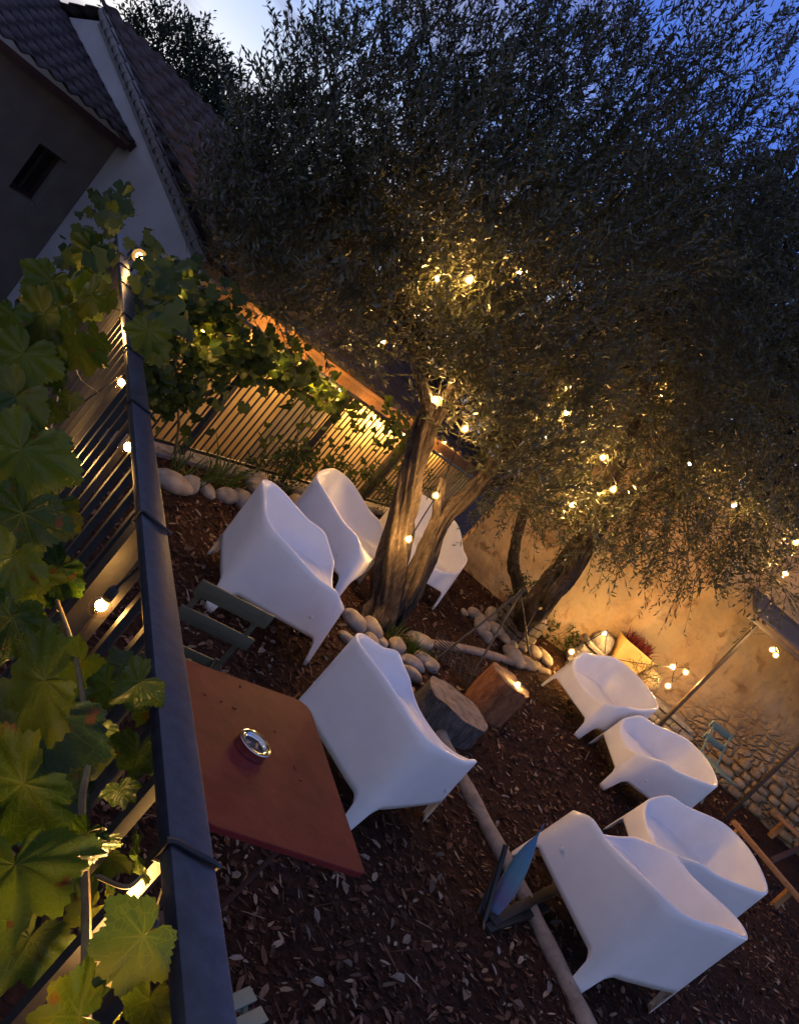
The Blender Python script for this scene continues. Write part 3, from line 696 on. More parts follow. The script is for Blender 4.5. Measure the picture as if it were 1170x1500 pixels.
def twigs_mesh(name, pos, parent, th=.003):
    n, k, _ = pos.shape; a = pos[:, 0]; b = pos[:, k//2]; c = pos[:, -1]
    d = (c-a); d /= np.linalg.norm(d, axis=1)[:, None]; s = np.cross(d, np.array([.3, .5, .8])); s /= np.linalg.norm(s, axis=1)[:, None]; u = np.cross(d, s)
    V = []
    for p, w_ in ((a - d*.12, 1.3), (b, .9), (c, .4)):
        for k2 in range(3):
            an = 2*PI*k2/3; V.append(p + (s*math.cos(an) + u*math.sin(an))*th*w_)
    V = np.stack(V, 1).reshape(-1, 3); base = np.arange(n)*9; Fs = []
    for rr in (0, 3):
        for k2 in range(3): Fs.append(np.stack([base+rr+k2, base+rr+(k2+1) % 3, base+rr+3+(k2+1) % 3, base+rr+3+k2], 1))
    under(npmesh(name, V, np.concatenate(Fs), M['twig']), parent)
def bl(px, py, Z, r, k=1.0): p = P(px, py, Z); return ((p.x, p.y, p.z), r, k)

# tree with the double trunk
b1 = G(562, 905); T1 = thing('olive_tree', 'olive tree with a leaning double trunk rising from a ring of stones', 'tree', b1)
dn = Vector((0, 0, -.12))
limb(T1, 'trunk', [G(548, 912)+dn, P(560, 885, 7.02), P(578, 800, 6.98), P(598, 710, 6.92), P(618, 640, 6.86), P(640, 592, 6.8)], .16, .088, 10, 44, .30, 1., .55)
limb(T1, 'trunk', [G(585, 905)+dn, P(596, 875, 7.08), P(622, 815, 7.1), P(645, 765, 7.1), P(676, 735, 7.12), P(712, 700, 7.2)], .105, .068, 10, 40, .32, 4.)
limb(T1, 'limb', [P(606, 850, 7.14), P(634, 780, 7.14), P(642, 735, 7.0), P(650, 700, 6.95)], .055, .035, 8, 18, .25, 6.)
limb(T1, 'limb', [P(634, 605, 6.82), P(662, 575, 6.9), P(700, 540, 7.0), P(770, 470, 7.2), P(850, 340, 7.4)], .075, .025, 8, 18, .16, 2.)
limb(T1, 'limb', [P(628, 622, 6.84), P(622, 575, 6.7), P(600, 500, 6.6), P(560, 380, 6.6), P(500, 220, 6.7)], .06, .02, 8, 16, .14, 3.)
limb(T1, 'limb', [P(600, 500, 6.6), P(520, 420, 6.4), P(440, 330, 6.4)], .035, .012, 8, 10, .1, 3.)
limb(T1, 'limb', [P(662, 575, 6.9), P(690, 450, 6.8), P(700, 300, 6.9), P(680, 120, 7.0)], .06, .02, 8, 14, .12, 5.)
limb(T1, 'limb', [P(705, 705, 7.2), P(780, 610, 7.2), P(860, 500, 7.2), P(930, 350, 7.3)], .07, .02, 8, 14, .12, 7.)
B1 = [bl(425, 210, 6.9, .42, .8), bl(480, 120, 7.1, .55, .8), bl(425, 120, 7.0, .28, .45), bl(385, 170, 7.0, .30, .6), bl(360, 230, 6.9, .3, .9), bl(430, 290, 6.6, .8, 1.3), bl(380, 370, 6.5, .5, 1.2), bl(520, 230, 6.7, .95, 1.1), bl(500, 400, 6.4, .72, 1.3), bl(575, 80, 7.2, .85, .6), bl(620, 190, 6.8, 1.0, 1.1),
      bl(650, 330, 6.5, 1.0, 1.2), bl(585, 470, 6.3, .48, 1.1), bl(690, 110, 7.2, 1.0, .65), bl(760, 230, 7.0, 1.15, 1.2), bl(770, 400, 6.7, .95, 1.2), bl(800, 90, 7.4, 1.0, .6), bl(880, 330, 7.0, 1.05, 1.1), bl(720, 520, 6.7, .6, 1.0), bl(880, 170, 7.3, 1.1, .7), bl(640, 500, 6.5, .4, 1.0), bl(560, 330, 6.5, .8, 1.0),
      bl(970, 120, 7.6, 1.0, .5), bl(1060, 110, 7.8, .9, .34), bl(1080, 230, 7.8, .9, .55), bl(1140, 160, 7.9, .7, .38), bl(1000, 220, 7.6, .8, .8), bl(690, 600, 6.9, .38, 1.0), bl(790, 560, 6.9, .6, 1.0), bl(440, 430, 6.3, .38, 1.0), bl(540, 500, 6.4, .3, .8), bl(742, 690, 6.9, .26, 1.0), bl(370, 400, 6.4, .36, 1.3), bl(410, 440, 6.3, .24, 1.2), bl(330, 335, 6.6, .38, 1.2), bl(730, 640, 6.6, .36, 1.0), bl(780, 715, 6.8, .3, .9), bl(710, 560, 6.5, .4, 1.0), bl(840, 520, 6.8, .6, 1.0), bl(800, 640, 6.8, .4, 1.0), bl(372, 300, 6.8, .4, 1.2)]
C_, D_, r_ = shoots(B1, 420, .2, .4, .06, .013, 14, 1.0, 5)
pos = foliage_mesh('crown', C_, D_, r_, .22, .48, .072, .021, 18, M['olive'], T1, .1)
twigs_mesh('twigs', pos, T1)
# tree by the wall
b2 = G(772, 905); T2 = thing('olive_tree', 'olive tree with a split warm lit trunk beside the back wall', 'tree', b2)
limb(T2, 'trunk', [G(770, 912)+dn, P(780, 892, 8.3), P(806, 856, 8.2), P(836, 815, 8.15), P(862, 775, 8.1), P(880, 735, 8.1)], .15, .075, 10, 40, .3, 2., .7)
limb(T2, 'trunk', [G(785, 905)+dn, P(803, 880, 8.05), P(836, 842, 7.95), P(866, 790, 7.95), P(895, 740, 7.95)], .095, .055, 10, 30, .3, 8.)
limb(T2, 'limb', [P(880, 735, 8.1), P(920, 640, 8.1), P(960, 520, 8.2), P(1020, 380, 8.4)], .09, .03, 8, 14, .14, 2.)
limb(T2, 'limb', [P(890, 745, 8.0), P(970, 690, 8.0), P(1060, 640, 8.0)], .06, .02, 8, 14, .14, 2.)
limb(T2, 'limb', [P(764, 872, 9.2), P(752, 830, 9.1), P(756, 790, 9.0), P(770, 740, 9.0)], .075, .05, 8, 14, .16, 1.)
B2 = [bl(880, 590, 7.9, .9, 1.1), bl(950, 690, 7.9, .8, 1.1), bl(840, 660, 7.8, .55, 1.1), bl(770, 690, 7.9, .55, 1.0), bl(900, 780, 8.0, .45, 1.0), bl(1000, 780, 8.1, .62, 1.2), bl(1050, 600, 8.2, 1.1, 1.2), bl(1000, 450, 8.2, 1.1, 1.1), bl(1090, 710, 8.0, .7, 1.1),
      bl(1130, 480, 8.6, 1.1, 1.2), bl(1150, 640, 8.3, .85, 1.1), bl(1130, 350, 9, 1.2, 1.2), bl(1140, 850, 7.9, .3, 1.1), bl(1160, 770, 8.2, .45, .9), bl(1080, 800, 8.2, .4, .8), bl(745, 740, 8.0, .3, .6), bl(872, 765, 7.55, .32, 1.0), bl(845, 735, 7.6, .3, 1.0), bl(960, 560, 7.8, .8, 1.0), bl(1000, 330, 8.3, .9, 1.0)]
C_, D_, r_ = shoots(B2, 450, .2, .4, .06, .013, 14, .1, 6)
pos = foliage_mesh('crown', C_, D_, r_, .22, .42, .068, .0185, 17, M['olive'], T2, .4)
twigs_mesh('twigs', pos, T2)

def bg_tree(label, base, blobs, n, seed, trunk=None, leaf=(.16, .06), up=.5):
    t = thing('tree', label, 'tree', base)
    c = blobs[0][0]
    mb = MB(); mb.tube(interp([base, Vector(base).lerp(Vector(c), .5), Vector(c)], 5), [.22-.012*i for i in range(11)], 10); under(mb.build('trunk', M['bark'], None, True), t)
    C_, D_, r_ = shoots(blobs, n, .3, .6, .1, .04, 8, up, seed)
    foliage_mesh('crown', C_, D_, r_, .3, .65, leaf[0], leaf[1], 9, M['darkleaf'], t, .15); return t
def gbase(px, py, Z): p = P(px, py, Z); return Vector((p.x, p.y, LOW))
# dark trees beyond the wall and behind the gable
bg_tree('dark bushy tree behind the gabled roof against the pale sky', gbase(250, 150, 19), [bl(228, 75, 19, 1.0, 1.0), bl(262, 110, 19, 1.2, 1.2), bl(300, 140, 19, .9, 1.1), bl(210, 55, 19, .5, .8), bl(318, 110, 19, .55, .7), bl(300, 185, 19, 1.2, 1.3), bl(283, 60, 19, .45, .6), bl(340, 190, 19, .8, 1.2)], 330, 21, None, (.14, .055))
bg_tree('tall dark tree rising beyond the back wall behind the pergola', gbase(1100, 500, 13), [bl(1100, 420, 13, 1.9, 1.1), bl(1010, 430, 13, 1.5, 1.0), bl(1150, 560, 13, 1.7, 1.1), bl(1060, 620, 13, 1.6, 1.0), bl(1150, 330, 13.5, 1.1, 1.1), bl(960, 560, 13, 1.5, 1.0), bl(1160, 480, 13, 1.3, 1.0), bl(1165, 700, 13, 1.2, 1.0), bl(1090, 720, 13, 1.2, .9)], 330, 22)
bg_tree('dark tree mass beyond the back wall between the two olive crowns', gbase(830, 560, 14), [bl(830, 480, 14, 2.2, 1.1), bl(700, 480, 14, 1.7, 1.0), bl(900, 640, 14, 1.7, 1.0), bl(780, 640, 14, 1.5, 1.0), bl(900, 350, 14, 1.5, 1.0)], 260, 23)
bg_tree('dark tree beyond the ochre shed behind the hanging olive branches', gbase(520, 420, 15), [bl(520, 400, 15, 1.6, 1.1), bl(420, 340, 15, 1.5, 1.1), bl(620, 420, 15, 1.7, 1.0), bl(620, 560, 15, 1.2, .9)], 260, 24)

# ------------------------------------------------------------------ vine
def leaf_shape(res=1, rings=4):
    # outline of a grape leaf, petiole at the origin, tip along +y
    key = [(-90, .06), (-72, .42), (-50, .62), (-28, .60), (-12, .74), (4, .86), (18, .72), (34, .66), (48, .80), (62, .92), (76, .78), (90, 1.05)]
    an = []; rr = []
    for k in range(len(key)-1):
        a0, r0 = key[k]; a1, r1 = key[k+1]
        for j in range(res): t = j/res; an.append(a0+(a1-a0)*t); rr.append(r0+(r1-r0)*t + (.045 if j % 2 else -.012)*(1 if res > 1 else 0))
    right = [(a, r) for a, r in zip(an, rr)]; pts = right + [(90, 1.05)] + [(180-a, r) for a, r in reversed(right)]
    return pts
VEIN = [90, 48+2, 132-2, 5, 175, -40, 220]
def leaf_geo(res, rings):
    pts = leaf_shape(res); n = len(pts); V = []; UV = []
    for j in range(rings+1):
        f = j/rings
        for a, r in pts:
            q = rad(a); x, y = math.cos(q)*r*f, math.sin(q)*r*f
            dv = min(abs((a - v + 180) % 360 - 180) for v in VEIN); d = math.sin(rad(min(dv, 90)))*r*f
            z = .022*math.sin(min(dv, 25)/25*PI)*f*r + .03*math.cos(a*.21)*f*f - .10*f*f*(abs(x)) + .03*math.sin(a*.13+f*4)*f
            V.append((x, y + .0, z)); UV.append((min(d + .02*f, 1), f))
    Fc = []
    for j in range(rings):
        for i in range(n-1): Fc.append((j*n+i, j*n+i+1, (j+1)*n+i+1, (j+1)*n+i))
    return np.array(V), np.array(Fc), np.array(UV)
LV_hi = leaf_geo(4, 5); LV_lo = leaf_geo(1, 2)
def leaf_cloud(name, leaves, geo, mat, parent, curl=.5, seed=3):
    # leaves: (centre, normal, tip direction, size)
    V0, F0, U0_ = geo; r = np.random.default_rng(seed); Vs = []; Fs = []; Us = []
    for i, (c, nr, tip, s) in enumerate(leaves):
        nr = Vector(nr).normalized(); tip = Vector(tip); tip = (tip - nr*tip.dot(nr)).normalized(); x = tip.cross(nr)
        A = np.array([x, tip, nr]); v = V0.copy(); k = r.normal(0, curl, 4)
        v[:, 2] += k[0]*.35*v[:, 0]**2 + k[1]*.3*v[:, 1]**2 + k[2]*.25*v[:, 0]*v[:, 1] + .03*np.sin(v[:, 0]*7+k[0]*5)*np.sin(v[:, 1]*6+k[1]*4) + k[3]*.55*np.abs(v[:, 0])
        v[:, 1] -= .35
        Vs.append(np.array(c) + (v*s) @ A); Fs.append(F0 + i*len(V0)); Us.append(U0_)
    o = npmesh(name, np.concatenate(Vs), np.concatenate(Fs), mat, None, True, np.concatenate(Us)); return under(o, parent)
VN = thing('grape_vine', 'grape vine with big leaves climbing the handrail fence', 'vine', (NEAR0.x, NEAR0.y, LOW))
hero = []
def hl(px, py, Z, size_px, tip_deg, face=(0, 0, 1), tiltx=0.0):
    # size in pixels across, tip direction on the picture (0 = right, 90 = up), normal leaning
    p = P(px, py, Z); s = size_px/FPX*Z/1.7
    tip = CX*math.cos(rad(tip_deg)) + CY*math.sin(rad(tip_deg))
    nrm = (-F*.75 + Vector(face)*.6 + tip*tiltx)
    hero.append((p, nrm, tip, s))
for a in ((42, 1010, .84, 190, 195, (0, 0, 1), .9), (50, 1080, .88, 210, 235, (0, 0, 1), -.5), (22, 1300, .74, 240, 262, (0, 0, .6), .7), (95, 1250, .88, 130, 240, (0, 0, .5), .6), (5, 1170, .76, 200, 215, (0, 0, .8), .6), (186, 1395, .72, 150, 215, (0, 0, .2), -.7), (95, 1490, .70, 160, 185, (0, 0, 1), .9), (212, 1485, .77, 120, 250, (-.3, 0, .2), .3),
          (196, 1253, .90, 90, 195, (0, 0, .6), 1.5), (200, 1118, 1.05, 100, 255, (0, 0, .5), .5), (178, 1165, 1.0, 60, 280, (0, 0, .6), .6), (190, 1010, 1.04, 90, 215, (0, 0, .9), .5), (208, 1050, 1.12, 50, 240, (0, 0, .4), .4), (188, 972, 1.14, 62, 20, (0, 0, .4), 1.0),
          (72, 850, 1.5, 110, 228, (0, 0, .3), .2), (55, 940, 1.0, 110, 205, (0, 0, .6), 1.1), (10, 930, .95, 130, 250, (0, 0, .4), .3), (8, 880, 1.05, 90, 190, (.2, 0, .3), .8), (78, 930, 1.14, 40, 300, (0, 0, .3), 1.2), (15, 690, 1.35, 180, 240, (0, 0, .8), .5), (60, 660, 1.5, 80, 250, (0, 0, .6), .6), (20, 780, 1.25, 150, 245, (0, 0, .7), .4),
          (5, 600, 1.7, 130, 230, (0, 0, .9), .4), (52, 478, 2.1, 115, 225, (0, 0, 1), .8), (108, 512, 1.95, 120, 222, (0, 0, .7), 1.5), (15, 470, 2.0, 60, 250, (0, 0, .3), .4), (118, 405, 2.9, 85, 190, (0, 0, .7), 1.2), (130, 378, 3.1, 70, 230, (0, 0, .8), .7), (100, 590, 1.95, 40, 255, (0, 0, .3), .3), (80, 606, 1.9, 46, 240, (0, 0, .5), .6),
          (216, 498, 2.35, 70, 265, (.3, 0, .2), .3), (230, 520, 2.4, 50, 285, (.3, 0, .3), .3), (125, 440, 2.5, 80, 190, (0, 0, .9), 1.0), (66, 425, 2.4, 85, 230, (0, 0, .9), .7), (25, 540, 1.8, 120, 240, (0, 0, 1), .7), (5, 840, 1.0, 130, 240, (0, 0, .8), .5), (100, 835, 1.85, 45, 250, (0, 0, .3), .3), (45, 850, 1.3, 80, 235, (0, 0, .4), .6), (140, 1075, 1.0, 60, 250, (0, 0, .5), .6), (120, 1230, .85, 70, 235, (0, 0, .6), .5)):
    hl(*a)
for a in ((30, 1400, 1.0, 150, 240, (0, 0, .8), .5), (120, 1340, 1.02, 120, 215, (0, 0, .6), .7), (60, 1200, 1.1, 150, 260, (0, 0, .6), .3), (150, 1260, 1.1, 90, 230, (0, 0, .5), .8), (25, 1100, 1.2, 150, 220, (0, 0, .8), .6), (120, 1110, 1.2, 110, 240, (0, 0, .6), .4), (150, 1010, 1.25, 90, 200, (0, 0, .7), .9), (110, 985, 1.3, 110, 230, (0, 0, .6), .6), (40, 880, 1.4, 110, 215, (0, 0, .6), .9), (70, 760, 1.6, 110, 235, (0, 0, .7), .6), (20, 640, 1.75, 120, 225, (0, 0, .7), .9), (75, 545, 2.0, 90, 215, (0, 0, .7), 1.0), (60, 510, 2.15, 100, 230, (0, 0, .8), .9), (95, 460, 2.5, 80, 210, (0, 0, .8), 1.1), (140, 500, 2.3, 60, 220, (0, 0, .6), 1.2), (155, 440, 2.8, 55, 230, (0, 0, .6), .8), (170, 1320, 1.0, 70, 220, (0, 0, .4), 1.0), (150, 1450, .95, 90, 205, (0, 0, .5), .6)):
    hl(*a)
leaf_cloud('big_leaves', hero, LV_hi, M['vine'], VN, .42, 5)
rest = []
def scatter(n, pix, off, smin, smax, plane, seedr):
    for _ in range(n):
        (x0, y0), (x1, y1), wd = seedr.choice(pix); t = seedr.random(); px = x0+(x1-x0)*t + seedr.gauss(0, wd); py = y0+(y1-y0)*t + seedr.gauss(0, wd)
        p = plane(px, py, off + seedr.uniform(-.12, .14))
        if (p-EYE).length < .7 or (p-EYE).dot(F) < .7: continue
        nr = Vector((seedr.gauss(0, .55), seedr.gauss(-.55, .5), seedr.uniform(.1, 1.1))); tip = Vector((seedr.gauss(0, .6), seedr.gauss(0, .6), -1))
        rest.append((p, nr, tip, seedr.uniform(smin, smax)))
rv = random.Random(3)
scatter(150, [((20, 470), (125, 340), 20), ((140, 325), (160, 300), 13), ((50, 500), (135, 400), 18), ((150, 300), (180, 305), 11), ((100, 380), (145, 350), 14)], .10, .045, .085, onfence, rv)
scatter(40, [((0, 560), (60, 480), 22), ((0, 700), (30, 600), 18)], .14, .05, .08, onfence, rv)
scatter(95, [((212, 360), (240, 420), 11), ((225, 390), (260, 470), 15), ((212, 400), (225, 470), 8)], -.08, .04, .075, onfence, rv)
leaf_cloud('leaves', rest, LV_lo, M['vinefar'], VN, .5, 6)
def stem(parent, pts, r0, r1, name='stem', mat=None):
    ip = interp(pts, 6); mb = MB(); mb.tube(ip, [r0+(r1-r0)*i/(len(ip)-1) for i in range(len(ip))], 8); return under(autosmooth(mb.build(name, mat or M['vinestem'])), parent)
stem(VN, [onfence(125, 1560, .06), onfence(126, 1330, .05), onfence(120, 1180, .06), onfence(128, 1100, .05), onfence(110, 960, .07), onfence(60, 760, .1), onfence(90, 560, .1), onfence(150, 340, .1)], .006, .003)
stem(VN, [onfence(-30, 868, .12), onfence(30, 892, .1), onfence(55, 905, .09)], .0055, .004)
stem(VN, [onfence(-20, 975, .12), onfence(50, 925, .1), onfence(85, 895, .09)], .004, .002)
stem(VN, [onfence(112, 500, .1), onfence(110, 530, .08), onfence(118, 555, .09), onfence(145, 575, .06)], .003, .0015)
stem(VN, [onfence(145, 1285, .08), onfence(185, 1300, .06), onfence(208, 1283, .04)], .003, .002)
V2 = thing('grape_vine', 'grape vine sprawling over the thin black picket fence by the ochre wall', 'vine', (CORNER.x, CORNER.y, gz(CORNER.x, CORNER.y)))
rest = []
scatter(900, [((330, 480), (470, 580), 14), ((225, 410), (300, 480), 26), ((240, 470), (330, 560), 30), ((215, 520), (260, 590), 20), ((215, 400), (330, 470), 22), ((250, 450), (420, 540), 24), ((230, 480), (330, 560), 26), ((400, 530), (500, 590), 16), ((330, 520), (440, 560), 20), ((235, 560), (270, 600), 22)], -.10, .05, .085, onfar, rv)
scatter(260, [((560, 600), (590, 650), 14), ((470, 570), (530, 620), 15), ((400, 660), (560, 720), 20), ((440, 640), (520, 690), 22), ((560, 640), (600, 660), 12)], -.14, .04, .06, onfar, rv)
leaf_cloud('leaves', rest, LV_lo, M['vinefar'], V2, .5, 8)
stem(V2, [onfar(250, 690, -.05), onfar(262, 620, -.06), onfar(255, 540, -.06), onfar(300, 480, -.08), onfar(420, 560, -.08), onfar(520, 610, -.06)], .014, .004)
stem(V2, [onfar(430, 690, -.05), onfar(440, 620, -.06), onfar(470, 575, -.06)], .01, .004)

# low shrubs and grasses
def leafy(name, label, base, blobs, n, seed, mat, leaf=(.05, .024), ln=(.08, .18), cat='shrub', up=.5, group=None, nl=9):
    t = thing(name, label, cat, base, group); C_, D_, r_ = shoots(blobs, n, .1, .2, .05, .02, 8, up, seed)
    pos = foliage_mesh('leaves', C_, D_, r_, ln[0], ln[1], leaf[0], leaf[1], nl, mat, t, .2); twigs_mesh('twigs', pos, t, .0025); return t
def gb(px, py, r, k=1., h=0.):
    p = G(px, py, h); return ((p.x, p.y, p.z), r, k)
leafy('shrub', 'dark leafy shrub at the foot of the picket fence behind the armchairs', G(470, 735), [((onfar(450, 690, -.16)).to_tuple(), .35, 1.), (onfar(530, 730, -.16).to_tuple(), .4, 1.), (onfar(400, 690, -.16).to_tuple(), .25, 1), (onfar(590, 720, -.16).to_tuple(), .4, .8)], 700, 31, M['shrub'])
leafy('shrub', 'green shrub between the tree with the split trunk and the stone ledge', G(815, 950), [gb(810, 930, .25, 1, .1), gb(835, 950, .22, 1, .1), gb(850, 935, .16, 1, .15), gb(795, 915, .18, 1, .1)], 900, 32, M['shrub'])
leafy('shrub', 'dark feathery shrub at the foot of the pergola post', G(985, 1075), [gb(975, 1062, .28, 1, .15), gb(990, 1080, .25, 1, .12), gb(955, 1060, .2, 1, .1)], 800, 33, M['shrub'], (.035, .01))
leafy('shrub', 'small green plant on the stone ledge beside the round pots', P(940, 990, 9.35), [bl(941, 988, 9.35, .15)], 1500, 34, M['shrub'], (.03, .012))
leafy('shrub', 'small leafy sprout at the foot of the thin trunk by the wall', P(766, 868, 9.0), [bl(766, 866, 9.0, .15)], 1300, 35, M['shrub'], (.04, .018))
def grass(label, px, py, n, h, spread, seed, mat=None):
    p = G(px, py); r = random.Random(seed); V = []; Fc = []
    for i in range(n):
        a = r.uniform(0, 6.28); q = spread*math.sqrt(r.random()); b = Vector((q*math.cos(a), q*math.sin(a), 0)); b.z = gz(p.x+b.x, p.y+b.y)-p.z
        le = Vector((math.cos(a), math.sin(a), 0))*r.uniform(.1, .6) + Vector((r.gauss(0, .15), r.gauss(0, .15), 1)); hh = h*r.uniform(.5, 1.1); w_ = Vector((-math.sin(a+r.gauss(0, .8)), math.cos(a), 0))*.005*hh/.2
        k = len(V); t = [b, b+le*hh*.5, b+le*hh*.85 + Vector((math.cos(a), math.sin(a), -.4))*hh*.25]
        V += [t[0]-w_, t[0]+w_, t[1]+w_*.8, t[1]-w_*.8, t[2]+w_*.15, t[2]-w_*.15]; Fc += [(k, k+1, k+2, k+3), (k+3, k+2, k+4, k+5)]
    o = npmesh('grass_tuft', [tuple(v) for v in V], Fc, mat or M['grass']); o.location = p; tag(o, label, 'grass tuft', 'grass tufts in the garden')
grass('strap-leaved grass tuft by the first stones under the picket fence', 318, 712, 60, .42, .14, 1)
grass('low grass tuft beside the bottom rail of the picket fence', 270, 700, 50, .3, .16, 2)
grass('bright green tuft among the stones at the double trunk', 603, 958, 70, .22, .08, 3)
grass('green tuft against the base of the double trunk', 573, 938, 70, .2, .09, 4)
grass('tiny weed between the pale stones by the split trunk', 722, 915, 30, .10, .05, 5)

# ------------------------------------------------------------------ stones
def stone(p, r, el, seed, label, group, mat=None, flat=.7):
    bm = bmesh.new(); bmesh.ops.create_icosphere(bm, subdivisions=3, radius=1); rs = random.Random(seed)
    sx, sy, sz = r*el, r*rs.uniform(.75, 1), r*flat*rs.uniform(.8, 1.15); o_ = Vector((rs.uniform(0, 50), rs.uniform(0, 50), 0))
    for v in bm.verts:
        n = 1 + .16*mnoise.noise(v.co*1.1 + o_) + .05*mnoise.noise(v.co*3 + o_); v.co = Vector((v.co.x*sx*n, v.co.y*sy*n, v.co.z*sz*n))
    me = bpy.data.meshes.new('stone'); bm.to_mesh(me); bm.free(); o = link('stone', me, mat or M['stone'], None, True)
    o.location = p + Vector((0, 0, sz*.55)); o.rotation_euler = (rs.gauss(0, .15), rs.gauss(0, .15), rs.uniform(0, 6)); tag(o, label, 'stone', group); return o
k = 0
for x, y, r, el in ((516, 914, .12, 1.2), (505, 938, .085, 1.1), (540, 928, .12, 1.2), (556, 945, .07, 1.), (577, 950, .11, 1.3), (610, 944, .12, 1.3), (616, 970, .10, 1.1), (627, 978, .11, 1.1), (601, 975, .09, 1.5), (597, 992, .11, 1.3), (541, 946, .09, 1.2), (588, 966, .06, 1.)):
    k += 1; stone(G(x, y), r*.92, el, 40+k, 'rounded pale stone in the ring at the foot of the double olive trunk', 'stones ringing the double trunk')
for x, y, r, el in ((690, 903, .10, 1.2), (702, 913, .12, 1.2), (716, 906, .12, 1.3), (700, 925, .10, 1.3), (722, 926, .11, 1.1), (735, 938, .10, 1.5), (746, 950, .09, 1.0), (748, 966, .13, 1.5), (762, 952, .07, 1.), (768, 975, .12, 1.1), (780, 958, .11, 1.2), (781, 978, .08, 1.2), (793, 966, .12, 1.6), (758, 940, .07, 1.), (775, 940, .08, 1.1), (709, 936, .09, 1.1), (678, 899, .06, 1.)):
    k += 1; stone(G(x, y), r*.95, el, 40+k, 'rounded cream stone in the ring at the split trunk by the wall', 'stones ringing the split trunk')
for x, y, r, el in ((247, 712, .13, 1.5), (272, 716, .10, 1.2), (328, 732, .11, 1.3), (350, 738, .12, 1.2), (372, 718, .15, 1.3), (385, 742, .10, 1.2), (428, 748, .14, 1.4), (447, 758, .09, 1.1), (300, 722, .09, 1.1), (403, 752, .08, 1.1)):
    k += 1; stone(G(x, y), r, el, 40+k, 'weathered stone in the row below the picket fence', 'stones below the picket fence')

# ------------------------------------------------------------------ stumps, poles, fire pit
def stump(label, px, py, r, h, mat, topmat, seed, lean=0, el=1.0, rz=0):
    p = G(px, py); t = thing('stump', label, 'stump', p, None, (lean*.3, lean, rz)); n = 48; rs = random.Random(seed); prof = []
    V = []; rows = 9
    def rad_(a, z): return r*(1 + .10*mnoise.noise(Vector((math.cos(a)*1.5+seed, math.sin(a)*1.5, z*1.2))) + .035*math.sin(a*13+seed) * mnoise.noise(Vector((a*2, z*3, seed))) + .05*(1-z))
    for j in range(rows):
        z = j/(rows-1)
        for i in range(n):
            a = 2*PI*i/n; q = rad_(a, z); V.append((q*math.cos(a)*el, q*math.sin(a), z*h - .02 + (.02*mnoise.noise(Vector((math.cos(a)*2, math.sin(a)*2, seed))) if j == rows-1 else 0)))
    mb = MB(); mb.add(V, [(j*n+i, j*n+(i+1) % n, (j+1)*n+(i+1) % n, (j+1)*n+i) for j in range(rows-1) for i in range(n)]); mb.build('bark', mat, t, True)
    top = V[-n:]; c = (0, 0, h-.02); V2 = [tuple(np.array(c)+ (np.array(v)-np.array(c))*f + np.array([0, 0, .012*mnoise.noise(Vector(v)*9*f)])) for f in (.998, .7, .4, .1) for v in top]
    mb = MB(); mb.add(V2, [(j*n+i, j*n+(i+1) % n, (j+1)*n+(i+1) % n, (j+1)*n+i) for j in range(3) for i in range(n)] + [tuple(3*n+i for i in range(n))]); mb.build('cut_face', topmat, t, True); return t
def ringmat(name, c1, c2):
    m, g, b = newmat(name); v = coord(g); w_ = g('TexWave', wave_type='RINGS', rings_direction='Z'); w_.inputs['Scale'].default_value = 22; w_.inputs['Distortion'].default_value = 3.5; w_.inputs['Detail'].default_value = 4
    g.link(v, w_.inputs[0]); n = g('TexNoise'); n.inputs['Scale'].default_value = 14; n.inputs['Detail'].default_value = 8; g.link(v, n.inputs[0])
    mx = g('MixRGB', blend_type='MULTIPLY'); mx.inputs[0].default_value = .8; r = ramp(g, w_.outputs[0], [(0, c1), (1, c2)]); r2 = ramp(g, n.outputs[0], [(.35, (.35, .35, .35)), (.6, (1, 1, 1))])
    g.link(r.outputs[0], mx.inputs[1]); g.link(r2.outputs[0], mx.inputs[2]); g.link(mx.outputs[0], b.inputs['Base Color']); b.inputs['Roughness'].default_value = .85
    bp = g('Bump'); bp.inputs['Strength'].default_value = .6; bp.inputs['Distance'].default_value = .015; g.link(n.outputs[0], bp.inputs['Height']); g.link(bp.outputs[0], b.inputs['Normal']); return m
M['cutgrey'] = ringmat('weathered_cut', (.15, .12, .10), (.27, .22, .185)); M['cutbrown'] = ringmat('brown_cut', (.13, .085, .055), (.22, .15, .10))
stump('upright reddish brown stump with a bulb on its rim, by the tripod', 706, 1040, .215, .40, M['stump'], M['cutbrown'], 3)
stump('wide weathered grey stump with a cracked flat top behind the front armchair', 648, 1056, .275, .22, M['greybark'], M['cutgrey'], 9, 0, 1.15, .6)
def pole(label, pts, r, mat, seed):
    q = [p + Vector((0, 0, r*.6)) for p in pts]; o = MB(); ip = interp(q, 8); o.tube(ip, [r*(1+.08*math.sin(i*1.3+seed)) for i in range(len(ip))], 16, True, lambda a, t, p: 1 + .05*mnoise.noise(Vector((math.cos(a)*2, math.sin(a)*2, t*30+seed))))
    b = o.build('edging_log', mat, None, True); rebase(b, q[0]); tag(b, label, 'log', 'round logs edging the beds')
pole('long pale round log edging the mulch, running under the teal folded stool', [G(640, 1080), G(672, 1145), G(735, 1265), G(795, 1385), G(872, 1545)], .052, M['pole'], 1)
pole('thin pale log lying between the two stone rings', [G(604, 944), G(690, 956), G(800, 988)], .045, M['pole'], 2)
def tripod():
    apex = P(762, 868, 7.55); t = thing('fire_tripod', 'thin black metal tripod standing over the wire fire grate', 'tripod', G(700, 975))
    for x, y in ((636, 968), (680, 1010), (776, 966)):
        mb = MB(); mb.tube([apex, G(x, y)], .011, 8); under(autosmooth(mb.build('leg', M['cable'])), t)
    mb = MB(); mb.tube([apex + Vector((0, 0, .05)), apex - Vector((0, 0, .04))], .022, 10); under(autosmooth(mb.build('hub', M['cable'])), t)
tripod()
